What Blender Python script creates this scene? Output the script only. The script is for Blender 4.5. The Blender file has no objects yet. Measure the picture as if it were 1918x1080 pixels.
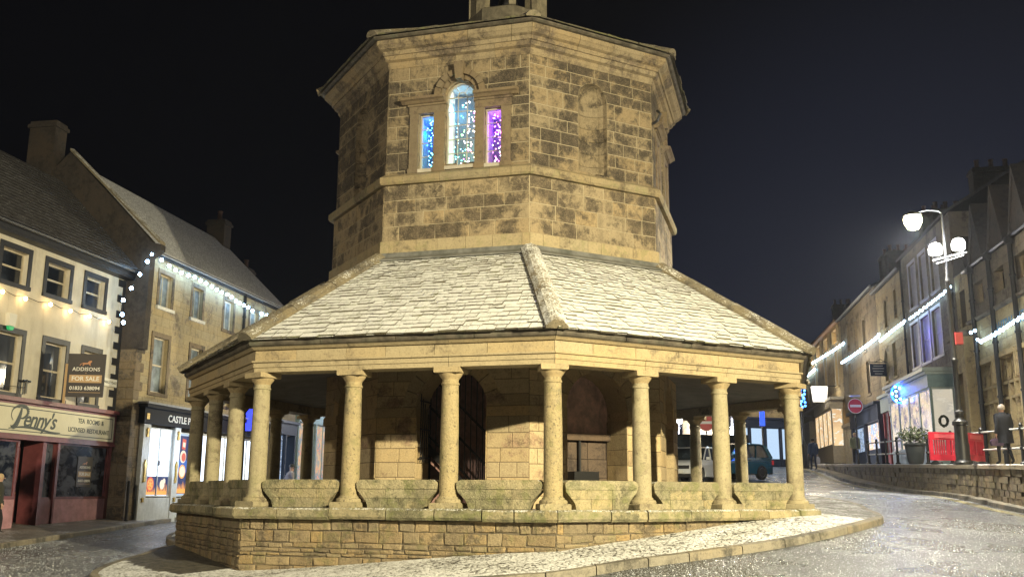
import bpy, bmesh, math, random
import numpy as np
from mathutils import Matrix, Vector
rnd = random.Random(7)
scene = bpy.context.scene
COL = scene.collection
PI = math.pi
# ------------------------------------------------------------------ camera
FPX, PITCH, ROLL, EYE = 1821.96, 0.20712, 0.006055, 0.2737     # photo is 1918 px wide; z = 0 is the arcade ledge
cam_d = bpy.data.cameras.new('camera'); cam = bpy.data.objects.new('camera', cam_d); COL.objects.link(cam)
cam_d.sensor_width = 36.0; cam_d.lens = 36.0 * FPX / 1918; cam_d.clip_end = 1500; cam_d.clip_start = 0.1
cam.matrix_world = Matrix.Translation((0, 0, EYE)) @ Matrix.Rotation(PI/2 + PITCH, 4, 'X') @ Matrix.Rotation(ROLL, 4, 'Z')
scene.camera = cam
# ------------------------------------------------------------------ world: night sky, a little town glow to the right
world = bpy.data.worlds.new('World'); scene.world = world; world.use_nodes = True
nt = world.node_tree; nt.nodes.clear()
def N(nt, t, **k):
    n = nt.nodes.new(t)
    for a, b in k.items(): setattr(n, a, b)
    return n
wo = N(nt, 'ShaderNodeOutputWorld'); bg = N(nt, 'ShaderNodeBackground'); tc = N(nt, 'ShaderNodeTexCoord')
def dirdot(v, a, b):
    d = N(nt, 'ShaderNodeVectorMath', operation='DOT_PRODUCT'); d.inputs[1].default_value = Vector(v).normalized()
    nt.links.new(tc.outputs['Generated'], d.inputs[0])
    m = N(nt, 'ShaderNodeMapRange', interpolation_type='SMOOTHSTEP'); m.inputs[1].default_value = a; m.inputs[2].default_value = b
    nt.links.new(d.outputs['Value'], m.inputs[0]); return m
g1 = dirdot((0.42, 0.9, 0.06), 0.86, 1.0)
mx = N(nt, 'ShaderNodeMix', data_type='RGBA'); mx.inputs[6].default_value = (0.0005, 0.0006, 0.0016, 1); mx.inputs[7].default_value = (0.0085, 0.0105, 0.021, 1)
nt.links.new(g1.outputs[0], mx.inputs[0]); nt.links.new(mx.outputs[2], bg.inputs[0]); bg.inputs[1].default_value = 1.0
nt.links.new(bg.outputs[0], wo.inputs[0])
scene.view_settings.view_transform = 'Standard'; scene.view_settings.look = 'None'
scene.view_settings.exposure = 0.15; scene.view_settings.gamma = 1
scene.cycles.use_denoising = True
scene.cycles.max_bounces = 5; scene.cycles.diffuse_bounces = 3; scene.cycles.glossy_bounces = 3
scene.cycles.sample_clamp_indirect = 6; scene.cycles.sample_clamp_direct = 0
scene.cycles.caustics_reflective = False; scene.cycles.caustics_refractive = False
# ------------------------------------------------------------------ lamps: the main street lamp, plus unseen fill lights added for the facades
def lamp(name, loc, col, watt, r=0.25, spot=None, to=None):
    d = bpy.data.lights.new(name, 'SPOT' if spot else 'POINT'); d.color = col; d.energy = watt; d.shadow_soft_size = r
    o = bpy.data.objects.new(name, d); COL.objects.link(o); o.location = loc
    if spot:
        d.spot_size = math.radians(spot); d.spot_blend = 0.5
        o.rotation_euler = (Vector(to) - Vector(loc)).to_track_quat('-Z', 'Y').to_euler()
    return o
YEL = (1.0, 0.875, 0.56)
lamp('street_and_fill_light', (11.5, -0.8, 8.0), YEL, 50000, 0.20, 100, (0, 18, -1.5)).data.spot_blend = 1.0          # the lamp whose light rakes through the arcade
lamp('street_and_fill_light', (-15.0, 5.0, 8.0), (1.0, 0.88, 0.66), 4200, 0.3)  # unseen fill light, added for the left faces of the cross
lamp('street_and_fill_light', (-6.0, 37.0, 5.2), YEL, 1300, 0.25)  # unseen, added behind the cross to brighten the takeaway front
lamp('street_and_fill_light', (16.0, 24.5, 5.2), YEL, 2600, 0.25)  # added out of frame to light the hall and raised pavement

# ------------------------------------------------------------------ geometry helpers
def ray(u, v):
    du, dv = u - 959, v - 540
    cr, sr = math.cos(ROLL), math.sin(ROLL)
    uu, vv = du*cr + dv*sr, -du*sr + dv*cr
    x, zu = uu/FPX, -vv/FPX; c, s = math.cos(PITCH), math.sin(PITCH)
    return Vector((x, c - zu*s, s + zu*c))
def at_y(u, v, Y):
    r = ray(u, v); t = Y / r.y
    return Vector((r.x*t, Y, r.z*t + EYE))
class MB:
    def __init__(s): s.v = []; s.f = []; s.m = []; s.t = []; s.e = {}
    def add(s, vs, fs, mat=0, tone=None, M=None):
        b = len(s.v)
        s.v += [tuple(M @ Vector(p)) if M is not None else tuple(p) for p in vs]
        tn = rnd.random() if tone is None else tone
        for f in fs: s.f.append(tuple(b+i for i in f)); s.m.append(mat); s.t.append(tn)
        return s
    def box(s, x0, x1, y0, y1, z0, z1, mat=0, tone=None, M=None):
        vs = [(x0,y0,z0),(x1,y0,z0),(x1,y1,z0),(x0,y1,z0),(x0,y0,z1),(x1,y0,z1),(x1,y1,z1),(x0,y1,z1)]
        return s.add(vs, [(0,3,2,1),(4,5,6,7),(0,1,5,4),(1,2,6,5),(2,3,7,6),(3,0,4,7)], mat, tone, M)
    def cbox(s, x0, x1, y0, y1, z0, z1, c=0.01, mat=0, tone=None, M=None):
        "box with chamfered long edges (front/back in y)"
        poly = [(x0+c,z0),(x1-c,z0),(x1,z0+c),(x1,z1-c),(x1-c,z1),(x0+c,z1),(x0,z1-c),(x0,z0+c)]
        return s.prism(poly, y0, y1, mat, tone, M)
    def prism(s, poly, d0, d1, mat=0, tone=None, M=None):
        n = len(poly)
        vs = [(a, d0, b) for a, b in poly] + [(a, d1, b) for a, b in poly]
        fs = [tuple(range(n)), tuple(range(2*n-1, n-1, -1))] + [(i, (i+1) % n, n+(i+1) % n, n+i) for i in range(n)]
        return s.add(vs, fs, mat, tone, M)
    def tube(s, pts, r, n=8, mat=0, tone=None, M=None, cap=True):
        pts = [Vector(p) for p in pts]; rs = r if isinstance(r, (list, tuple)) else [r]*len(pts)
        vs = []; prev = None
        for i, p in enumerate(pts):
            d = (pts[min(i+1, len(pts)-1)] - pts[max(i-1, 0)]).normalized()
            a = prev if prev is not None else (Vector((0,0,1)) if abs(d.z) < 0.9 else Vector((1,0,0)))
            u = d.cross(a)
            if u.length < 1e-5: u = d.orthogonal()
            u.normalize(); w = u.cross(d).normalized(); prev = w
            for k in range(n):
                an = 2*PI*k/n; vs.append(tuple(p + (u*math.cos(an) + w*math.sin(an))*rs[i]))
        fs = []
        for i in range(len(pts)-1):
            for k in range(n): fs.append((i*n+k, i*n+(k+1) % n, (i+1)*n+(k+1) % n, (i+1)*n+k))
        if cap: fs += [tuple(range(n-1, -1, -1)), tuple(range((len(pts)-1)*n, len(pts)*n))]
        return s.add(vs, fs, mat, tone, M)
    def lathe(s, prof, n=24, mat=0, tone=None, M=None, jit=0):
        vs = []; fs = []
        for r, z in prof:
            for k in range(n):
                an = 2*PI*k/n; q = r*(1 + (rnd.uniform(-jit, jit) if jit else 0)); vs.append((q*math.cos(an), q*math.sin(an), z))
        for i in range(len(prof)-1):
            for k in range(n): fs.append((i*n+k, i*n+(k+1) % n, (i+1)*n+(k+1) % n, (i+1)*n+k))
        fs += [tuple(range(n-1, -1, -1)), tuple(range((len(prof)-1)*n, len(prof)*n))]
        return s.add(vs, fs, mat, tone, M)
    def ball(s, c, r, n=10, mat=0, tone=None, sz=1.0):
        prof = [(max(1e-4, math.sin(PI*i/(n//2+2))*r), -math.cos(PI*i/(n//2+2))*r*sz) for i in range(n//2+3)]
        return s.lathe(prof, n, mat, tone, Matrix.Translation(c))
    def sweep(s, prof, frames, mat=0, tone=None, closed=False, capped=True):
        "prof: closed 2-D profile; frames: functions (a,b)->3-D point along the path"
        n = len(prof); vs = []
        for fr in frames: vs += [tuple(fr(a, b)) for a, b in prof]
        fs = []; m = len(frames)
        for i in range(m if closed else m-1):
            j = (i+1) % m
            for k in range(n): fs.append((i*n+k, i*n+(k+1) % n, j*n+(k+1) % n, j*n+k))
        if not closed and capped: fs += [tuple(range(n)), tuple(range((m-1)*n, m*n))[::-1]]
        return s.add(vs, fs, mat, tone)
    def build(s, name, mats, parent=None, smooth=False, local=False, loc=None):
        me = bpy.data.meshes.new(name)
        off = Vector((0,0,0)) if (local or parent is None) else wloc(parent)
        if loc is not None: off = off + Vector(loc)
        me.from_pydata([(a-off.x, b-off.y, c-off.z) for a, b, c in s.v] if off.length > 0 else s.v, [], s.f)
        if not isinstance(mats, (list, tuple)): mats = [mats]
        for m in mats: me.materials.append(m)
        me.polygons.foreach_set('material_index', s.m)
        at = me.attributes.new('tone', 'FLOAT', 'FACE'); at.data.foreach_set('value', s.t)
        if s.e:
            at = me.attributes.new('rim', 'FLOAT', 'POINT'); ev = np.ones(len(s.v)); ev[list(s.e)] = 0.0; at.data.foreach_set('value', ev)
        bm = bmesh.new(); bm.from_mesh(me); bmesh.ops.recalc_face_normals(bm, faces=bm.faces); bm.to_mesh(me); bm.free()
        if smooth:
            me.polygons.foreach_set('use_smooth', [True]*len(me.polygons))
            try: me.set_sharp_from_angle(angle=math.radians(40))
            except Exception: pass
        o = bpy.data.objects.new(name, me); COL.objects.link(o)
        if parent is not None: o.parent = parent
        if loc is not None and parent is None: o.location = loc
        return o
def wloc(o):
    l = Vector((0,0,0))
    while o is not None: l += o.location; o = o.parent
    return l
def tag(o, label=None, cat=None, group=None, kind=None):
    if label: o['label'] = label
    if cat: o['category'] = cat
    if group: o['group'] = group
    if kind: o['kind'] = kind
    return o
def thing(name, label, cat, loc=(0,0,0), group=None):
    o = bpy.data.objects.new(name, None); COL.objects.link(o); o.location = loc; o.empty_display_size = 0.3
    return tag(o, label, cat, group)
def frame(o, t, n):
    "local (s, d, z) -> world; t along the wall, n outwards"
    t = Vector((t[0], t[1], 0)).normalized(); n = Vector((n[0], n[1], 0)).normalized()
    return Matrix(((t.x, n.x, 0, o[0]), (t.y, n.y, 0, o[1]), (0, 0, 1, o[2] if len(o) > 2 else 0), (0,0,0,1)))
def hit(F, u, v, d=0.0):
    "pixel of the photo -> (s, z) on the wall plane at distance d in front of the wall"
    Fi = F.inverted(); o = Fi @ Vector((0,0,EYE)); r = Fi.to_3x3() @ ray(u, v)
    t = (d - o.y) / r.y; p = o + r*t
    return p.x, p.z
def text(body, size, F, s, z, d, mat, parent, name='lettering', shear=0.0, ext=0.006, align='CENTER', sx=1.0, spacing=1.0, bold=0.0):
    cu = bpy.data.curves.new(name, 'FONT'); cu.body = body; cu.size = size; cu.extrude = ext; cu.align_x = align; cu.align_y = 'CENTER'
    cu.shear = shear; cu.space_character = spacing; cu.offset = bold; cu.resolution_u = 3
    to = bpy.data.objects.new('tmp', cu); COL.objects.link(to)
    me = bpy.data.meshes.new_from_object(to.evaluated_get(bpy.context.evaluated_depsgraph_get()))
    bpy.data.objects.remove(to); me.name = name
    off = wloc(parent)
    R = Matrix(((sx,0,0,s),(0,0,1,d),(0,1,0,z),(0,0,0,1)))
    me.transform(Matrix.Translation(-off) @ F @ R)
    me.materials.clear(); me.materials.append(mat)
    o = bpy.data.objects.new(name, me); COL.objects.link(o); o.parent = parent
    return o
# ------------------------------------------------------------------ materials
MATS = {}
def base_mat(name):
    m = bpy.data.materials.new(name); m.use_nodes = True; t = m.node_tree
    b = t.nodes['Principled BSDF']; return m, t, b
def lk(t, a, b): t.links.new(a, b)
def noise(t, scale, detail=4, rough=0.6, vec=None, dist=0.0, dim='3D'):
    n = N(t, 'ShaderNodeTexNoise'); n.inputs['Scale'].default_value = scale; n.inputs['Detail'].default_value = detail
    n.inputs['Roughness'].default_value = rough; n.inputs['Distortion'].default_value = dist
    if vec is not None: lk(t, vec, n.inputs['Vector'])
    return n.outputs['Fac']
def geo(t, sc=(1,1,1)):
    g = N(t, 'ShaderNodeNewGeometry')
    m = N(t, 'ShaderNodeMapping'); m.inputs['Scale'].default_value = sc; lk(t, g.outputs['Position'], m.inputs[0])
    return m.outputs[0], g
def mrange(t, x, a, b, c=0.0, d=1.0, smooth=True):
    m = N(t, 'ShaderNodeMapRange'); m.interpolation_type = 'SMOOTHSTEP' if smooth else 'LINEAR'
    lk(t, x, m.inputs[0])
    for i, v in zip((1,2,3,4), (a,b,c,d)): m.inputs[i].default_value = v
    return m.outputs[0]
def mth(t, op, a, b=None):
    m = N(t, 'ShaderNodeMath', operation=op)
    for i, x in enumerate((a, b)):
        if x is None: continue
        if isinstance(x, (int, float)): m.inputs[i].default_value = x
        else: lk(t, x, m.inputs[i])
    return m.outputs[0]
def mixc(t, f, a, b):
    m = N(t, 'ShaderNodeMix', data_type='RGBA')
    for i, x in ((0, f), (6, a), (7, b)):
        if isinstance(x, (int, float)): m.inputs[i].default_value = x
        elif isinstance(x, tuple): m.inputs[i].default_value = (x + (1,))[:4]
        else: lk(t, x, m.inputs[i])
    return m.outputs[2]
def bump(t, b, h, strength=0.5, dist=0.02):
    n = N(t, 'ShaderNodeBump'); n.inputs['Strength'].default_value = strength; n.inputs['Distance'].default_value = dist
    lk(t, h, n.inputs['Height']); lk(t, n.outputs[0], b.inputs['Normal'])
def stone(name, light, dark, mortar=(0.45,0.39,0.27), stain=0.5, sc=1.0, snow=0.0, bstr=0.6, pits=0.0, moss=0.0, rough=0.85, zst=1.0, vary=1.0):
    "masonry: per-block tone (attribute), blackened patches, pale mortar where tone < 0"
    if name in MATS: return MATS[name]
    m, t, b = base_mat(name); MATS[name] = m
    p, g = geo(t, (1,1,zst))
    at = N(t, 'ShaderNodeAttribute'); at.attribute_name = 'tone'; tone = at.outputs['Fac']
    ns = noise(t, 1.3*sc, 5, 0.62, p, 0.4); n2 = noise(t, 6*sc, 5, 0.65, p); n3 = noise(t, 38*sc, 3, 0.6, p)
    # soot: each block has its own threshold
    a = mth(t, 'ADD', mth(t, 'SUBTRACT', mth(t, 'MULTIPLY', ns, 1.05), 0.16), mth(t, 'MULTIPLY', noise(t, 6.5*sc, 6, 0.74, p, 0.7), 0.62))
    a = mth(t, 'ADD', a, mth(t, 'MULTIPLY', mth(t, 'SUBTRACT', tone, 0.5), 0.13))
    rim = N(t, 'ShaderNodeAttribute'); rim.attribute_name = 'rim'
    a = mth(t, 'SUBTRACT', a, mth(t, 'MULTIPLY', rim.outputs['Fac'], 0.055))
    f = mrange(t, a, 0.78 - 0.34*stain, 0.98 - 0.34*stain, 0, 0.97)
    ttint = mth(t, 'FRACT', mth(t, 'MULTIPLY', tone, 7.31))
    l2 = mixc(t, mrange(t, ttint, 0, 1, 0, 0.55*vary, False), light, tuple(c*k for c, k in zip(light, (1.15, 0.98, 0.70))))
    if vary > 1: l2 = mixc(t, mrange(t, mth(t, 'FRACT', mth(t, 'MULTIPLY', tone, 23.7)), 0.3, 1, 0, 0.6, False), l2, tuple(c*k for c, k in zip(light, (0.45, 0.47, 0.52))))
    l2 = mixc(t, mrange(t, n2, 0.35, 0.7, 0, 0.35), l2, tuple(c*0.62 for c in light))
    dk = mixc(t, mrange(t, n2, 0.38, 0.66), dark, tuple(c*2.6 for c in dark))
    c = mixc(t, f, l2, dk)
    c = mixc(t, mrange(t, n3, 0.45, 0.70, 0, 0.30), c, tuple(min(1, x*1.3) for x in light))
    c = mixc(t, mrange(t, noise(t, 26*sc, 4, 0.7, p), 0.52, 0.66, 0, 0.45), c, tuple(x*1.3 for x in dark))
    gs, _g = geo(t, (1.6, 1.6, 0.22))
    c = mixc(t, mrange(t, noise(t, 1.5*sc, 5, 0.7, gs), 0.50, 0.72, 0, 0.55*min(1, stain+0.15)), c, dark)
    if pits: c = mixc(t, mrange(t, noise(t, 22*sc, 2, 0.5, p), 0.62, 0.68, 0, pits), c, dark)
    if moss:
        c = mixc(t, mrange(t, noise(t, 3.1, 4, 0.7, p), 0.50, 0.66, 0, moss), c, (0.16, 0.17, 0.06))
    mo = mrange(t, tone, -0.6, -0.4, 1, 0)
    c = mixc(t, mo, c, mortar)
    if snow:
        sep = N(t, 'ShaderNodeSeparateXYZ'); lk(t, g.outputs['Normal'], sep.inputs[0])
        up = mrange(t, sep.outputs['Z'], 0.35, 0.62)
        sn = mrange(t, mth(t, 'ADD', noise(t, 30, 4, 0.75, p), mth(t, 'MULTIPLY', noise(t, 2.3, 3, 0.6, p), 0.40)), 0.90-0.35*snow, 1.04-0.35*snow)
        c = mixc(t, mth(t, 'MULTIPLY', up, sn), c, (0.80, 0.81, 0.80))
    lk(t, c, b.inputs['Base Color']); b.inputs['Roughness'].default_value = rough
    h = mth(t, 'ADD', mth(t, 'MULTIPLY', n2, 1.0), mth(t, 'MULTIPLY', n3, 0.5))
    bump(t, b, h, bstr, 0.03)
    return m
def plain(name, col, rough=0.6, metal=0.0, var=0.0, sc=6.0, bstr=0.0, dirt=None, snow=0.0, coat=0.0):
    if name in MATS: return MATS[name]
    m, t, b = base_mat(name); MATS[name] = m
    p, g = geo(t); c = None
    if var or dirt or snow:
        n = noise(t, sc, 5, 0.65, p)
        c = mixc(t, mrange(t, n, 0.3, 0.72, 0, 1), tuple(x*(1-var) for x in col), tuple(min(1, x*(1+var*0.6)) for x in col))
        if dirt:
            gd, _ = geo(t, (1.2, 1.2, 0.25))
            c = mixc(t, mrange(t, noise(t, 2.6, 5, 0.7, gd), 0.48, 0.75, 0, dirt[3] if len(dirt) > 3 else 0.6), c, dirt[:3])
        if snow:
            sep = N(t, 'ShaderNodeSeparateXYZ'); lk(t, g.outputs['Normal'], sep.inputs[0])
            up = mrange(t, sep.outputs['Z'], 0.45, 0.7)
            sn = mrange(t, noise(t, 14, 5, 0.75, p), 0.62-0.35*snow, 0.74-0.35*snow)
            c = mixc(t, mth(t, 'MULTIPLY', up, sn), c, (0.78, 0.79, 0.80))
        lk(t, c, b.inputs['Base Color'])
        if bstr: bump(t, b, n, bstr, 0.02)
    else:
        b.inputs['Base Color'].default_value = tuple(col) + (1,)
    b.inputs['Roughness'].default_value = rough; b.inputs['Metallic'].default_value = metal
    if coat: b.inputs['Coat Weight'].default_value = coat
    return m
def emit(name, col, strength):
    if name in MATS: return MATS[name]
    m, t, b = base_mat(name); MATS[name] = m
    b.inputs['Base Color'].default_value = (0.02,0.02,0.02,1); b.inputs['Roughness'].default_value = 0.5
    b.inputs['Emission Color'].default_value = tuple(col) + (1,); b.inputs['Emission Strength'].default_value = strength
    return m
def glow_noise(name, c1, c2, c3, strength, sc=2.0):
    "lit shop interior behind glass: patches of shelves, walls and goods, all giving off light"
    if name in MATS: return MATS[name]
    m, t, b = base_mat(name); MATS[name] = m
    p, g = geo(t, (1,1,1.4)); n = noise(t, sc, 3, 0.6, p); n2 = noise(t, sc*4, 2, 0.5, p)
    c = mixc(t, mrange(t, n, 0.40, 0.62), c1, c2); c = mixc(t, mrange(t, n2, 0.55, 0.62), c, c3)
    b.inputs['Base Color'].default_value = (0.02,0.02,0.02,1); lk(t, c, b.inputs['Emission Color']); b.inputs['Emission Strength'].default_value = strength
    b.inputs['Roughness'].default_value = 0.12
    return m
def glass_dark(name='window_glass', col=(0.012,0.015,0.022), rough=0.06):
    if name in MATS: return MATS[name]
    m, t, b = base_mat(name); MATS[name] = m
    p, g = geo(t); n = noise(t, 1.1, 2, 0.5, p)
    c = mixc(t, mrange(t, n, 0.4, 0.65), col, tuple(x*3.2 for x in col)); lk(t, c, b.inputs['Base Color'])
    b.inputs['Roughness'].default_value = rough; b.inputs['IOR'].default_value = 1.6
    bump(t, b, noise(t, 0.9, 1, 0.5, p), 0.25, 0.05)
    return m
# ------------------------------------------------------------------ masonry generator
def hw_at(o, z):
    if z < o['zb'] - 1e-6: return 0.0
    if z <= o['zs'] + 1e-6: return o['hw']
    R = o.get('R', 0)
    if R and z < o['zs'] + R: return math.sqrt(max(0, R*R - (z-o['zs'])**2))
    return 0.0
def ashlar(mb, F, w, z0, z1, ops=(), ch=0.3, lm=0.6, gap=0.012, proud=0.014, s0=0.0, cmat=0, mmat=0, wob=0.0, cham=0.008, ends=0.0, chv=0.25):
    zs = [z0]; 
    while zs[-1] < z1 - ch*0.6: zs.append(zs[-1] + ch*rnd.uniform(1-chv, 1+chv))
    k = (z1-z0)/(zs[-1]-z0) if len(zs) > 1 else 1
    zs = [z0 + (q-z0)*k for q in zs] if len(zs) > 1 else [z0, z1]
    for o in ops:
        lv = [o['zb']] + ([o['zs']] if not o.get('R') else [])
        for l in lv:
            if z0 + 0.02 < l < z1 - 0.02:
                i = min(range(1, len(zs)-1), key=lambda i: abs(zs[i]-l)) if len(zs) > 2 else None
                if i is None or abs(zs[i]-l) > ch*0.6: zs.append(l); zs.sort()
                else: zs[i] = l
    zs = sorted(set(round(q, 4) for q in zs))
    for ci in range(len(zs)-1):
        a, b = zs[ci], zs[ci+1]
        act = [o for o in sorted(ops, key=lambda o: o['cx']) if max(hw_at(o, a+1e-3+(b-a-2e-3)*i/8) for i in range(9)) > 0]
        bounds = [None] + act + [None]
        for bi in range(len(bounds)-1):
            L, R = bounds[bi], bounds[bi+1]
            nz = 7 if ((L and L.get('R')) or (R and R.get('R'))) else 2
            zz = [a + (b-a)*i/(nz-1) for i in range(nz)]
            lx = [(s0 if L is None else L['cx'] + hw_at(L, min(max(q, a+1e-3), b-1e-3))) for q in zz]
            rx = [(s0+w if R is None else R['cx'] - hw_at(R, min(max(q, a+1e-3), b-1e-3))) for q in zz]
            x0, x1 = max(lx), min(rx)
            cuts = []; x = x0 + lm*rnd.uniform(0.35, 1.1)
            while x < x1 - lm*0.35: cuts.append(x); x += lm*rnd.uniform(0.6, 1.5)
            edges = [lx] + [[c]*nz for c in cuts] + [rx]
            for e in range(len(edges)-1):
                l, r = edges[e], edges[e+1]
                if max(r[i]-l[i] for i in range(nz)) < 0.03: continue
                if min(r[i]-l[i] for i in range(nz)) < 0: continue
                poly = [(l[i], zz[i]) for i in range(nz)] + [(r[i], zz[i]) for i in range(nz-1, -1, -1)]
                mb.add([(p, 0, q) for p, q in poly], [tuple(range(len(poly)))], mmat, -1.0, F)
                if proud <= 0: continue
                def ring(g, d):
                    j = (lambda: rnd.uniform(-wob, wob)) if wob else (lambda: 0)
                    out = [(l[i]+g+j(), d, min(max(zz[i], a+g), b-g)+j()) for i in range(nz)] + [(r[i]-g+j(), d, min(max(zz[i], a+g), b-g)+j()) for i in range(nz-1, -1, -1)]
                    return out
                g = gap/2; st = rnd.getstate(); pd = proud*rnd.uniform(0.7, 1.3)
                r0 = ring(g, 0.0); rnd.setstate(st); r1 = ring(g+0.0, pd-cham*0.8 if pd > cham else pd*0.5); rnd.setstate(st); r2 = ring(g+cham, pd)
                n = len(r0); tn = rnd.random()
                fs = [(i, (i+1) % n, n+(i+1) % n, n+i) for i in range(n)] + [(n+i, n+(i+1) % n, 2*n+(i+1) % n, 2*n+i) for i in range(n)] 
                rnd.setstate(st); hm = min(x_b-x_a for x_a, x_b in zip(l, r)); q3 = min(0.055, (b-a)*0.3, max(hm, 0.06)*0.3); r3 = ring(g+cham+q3, pd+0.002)
                fs += [(2*n+i, 2*n+(i+1) % n, 3*n+(i+1) % n, 3*n+i) for i in range(n)] + [tuple(range(3*n, 4*n))]
                base_i = len(mb.v); mb.add(r0+r1+r2+r3, fs, cmat, tn, F)
                for q in range(base_i+3*n, base_i+4*n): mb.e[q] = 0
def reveal(mb, F, o, depth, mat=0, tone=0.3, bottom=True, n=12, d0=0.0):
    "inner faces of an opening, going back from the wall face"
    pts = []
    pts.append((o['cx']-o['hw'], o['zb'])); pts.append((o['cx']-o['hw'], o['zs']))
    if o.get('R'):
        for i in range(1, n): an = PI - PI*i/n; pts.append((o['cx']+math.cos(an)*o['R'], o['zs']+math.sin(an)*o['R']))
    pts.append((o['cx']+o['hw'], o['zs'])); pts.append((o['cx']+o['hw'], o['zb']))
    m = len(pts); vs = [(a, d0, b) for a, b in pts] + [(a, -depth, b) for a, b in pts]
    # each course of the jamb its own tone: split the straight legs
    fs = [(i, i+1, m+i+1, m+i) for i in range(m-1)] + ([(m-1, 0, m, 2*m-1)] if bottom else [])
    mb.add(vs, fs, mat, tone, F)
def arch_ring(mb, F, cx, zs, R, th, d0, d1, nv=9, mat=0, key=0.0, a0=0.0, a1=PI, gap=0.008, sub=3):
    for i in range(nv):
        p, q = a0 + (a1-a0)*i/nv, a0 + (a1-a0)*(i+1)/nv
        g = gap/R; p += g; q -= g
        k = key if i == nv//2 else 0
        RR = R+th+k
        pts = [(cx+math.cos(p+(q-p)*j/sub)*R, zs+math.sin(p+(q-p)*j/sub)*R) for j in range(sub+1)] + [(cx+math.cos(q+(p-q)*j/sub)*RR, zs+math.sin(q+(p-q)*j/sub)*RR) for j in range(sub+1)]
        mb.prism(pts, d0, d1 + (0.05 if k else rnd.uniform(0, 0.004)), mat, None, F)
# ------------------------------------------------------------------ terrain (road level), thin-plate spline through measured spots
CX, CY, TH = -0.1607, 24.6291, 0.119494
GC = [(-4.83,18.5,-1.28),(-7.69,23.7,-1.10),(0.7,16.95,-0.78),(5.8,19.9,-0.13),(0,15.2,-1.0),(4.2,15,-0.97),(-7.9,18.5,-1.27),(-8.4,22.5,-1.13),
      (-13,26,-1.1),(-11,31,-0.86),(-9.5,38,-0.62),(-10,50,0.15),(-13,70,1.0),(-14,100,2.4),(0,60,1.45),(0,100,3.0),(10,60,1.9),(25,100,3.6),
      (7.7,21,-0.28),(10,19,-0.60),(13.7,27.5,-0.10),(15.6,38.5,0.36),(16.8,48,0.92),(17.9,57.5,1.62),(19,66,2.15),(12,50,1.2),(9,42,0.75),(8.5,30,0.30),(11,35,0.42),
      (0,33,0.0),(-4,40,0.1),(0,8,-1.35),(0,-6,-1.5),(-12,6,-1.6),(14,8,-0.95),(24,27,0.2),(30,60,2.2),(-25,30,-1.0),(-25,60,0.8),(-3,30,-0.35),(6,30,0.1),(-6,28.5,-0.7)]
_P = np.array([(a,b) for a,b,c in GC], float); _Z = np.array([c for a,b,c in GC], float)
def _phi(r2): return np.where(r2 > 1e-9, 0.5*r2*np.log(np.maximum(r2,1e-9)), 0.0)
_n = len(GC); _K = _phi(((_P[:,None]-_P[None])**2).sum(-1)) + 4.0*np.eye(_n); _A = np.zeros((_n+3,_n+3)); _A[:_n,:_n] = _K
_A[:_n,_n] = 1; _A[:_n,_n+1:] = _P; _A[_n,:_n] = 1; _A[_n+1:,:_n] = _P.T
_W = np.linalg.solve(_A, np.concatenate([_Z, np.zeros(3)]))
def Gv(X, Y):
    X = np.clip(np.asarray(X, float), -45, 50); Y = np.clip(np.asarray(Y, float), -14, 120)
    r2 = (X[...,None]-_P[:,0])**2 + (Y[...,None]-_P[:,1])**2
    return _phi(r2) @ _W[:_n] + _W[_n] + X*_W[_n+1] + Y*_W[_n+2]
def G(x, y): return float(Gv(x, y))
def ground_hit(u, v, dz=0.0):
    r = ray(u, v); t = 6.0
    while t < 200:
        p = r*t
        if p.z + EYE < G(p.x, p.y) + dz: return Vector((p.x, p.y, G(p.x, p.y)))
        t += 0.05
    return Vector((r*t)[:2] + (0,))
def road_mat():
    m, t, b = base_mat('wet_frosty_asphalt'); p, g = geo(t)
    n1 = noise(t, 0.35, 4, 0.6, p); n2 = noise(t, 34, 3, 0.8, p); n3 = noise(t, 9, 4, 0.7, p)
    c = mixc(t, mrange(t, n3, 0.3, 0.7), (0.018,0.020,0.025), (0.05,0.053,0.060))
    fr = mrange(t, n2, 0.53, 0.60)
    c = mixc(t, mth(t, 'MULTIPLY', fr, mrange(t, n1, 0.30, 0.60, 0.40, 1.0)), c, (0.42,0.45,0.50))
    lk(t, c, b.inputs['Base Color'])
    lk(t, mrange(t, n1, 0.35, 0.65, 0.36, 0.22), b.inputs['Roughness']); b.inputs['IOR'].default_value = 1.5
    bump(t, b, mth(t, 'ADD', n2, mth(t, 'MULTIPLY', n3, 0.6)), 0.9, 0.03); return m
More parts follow.
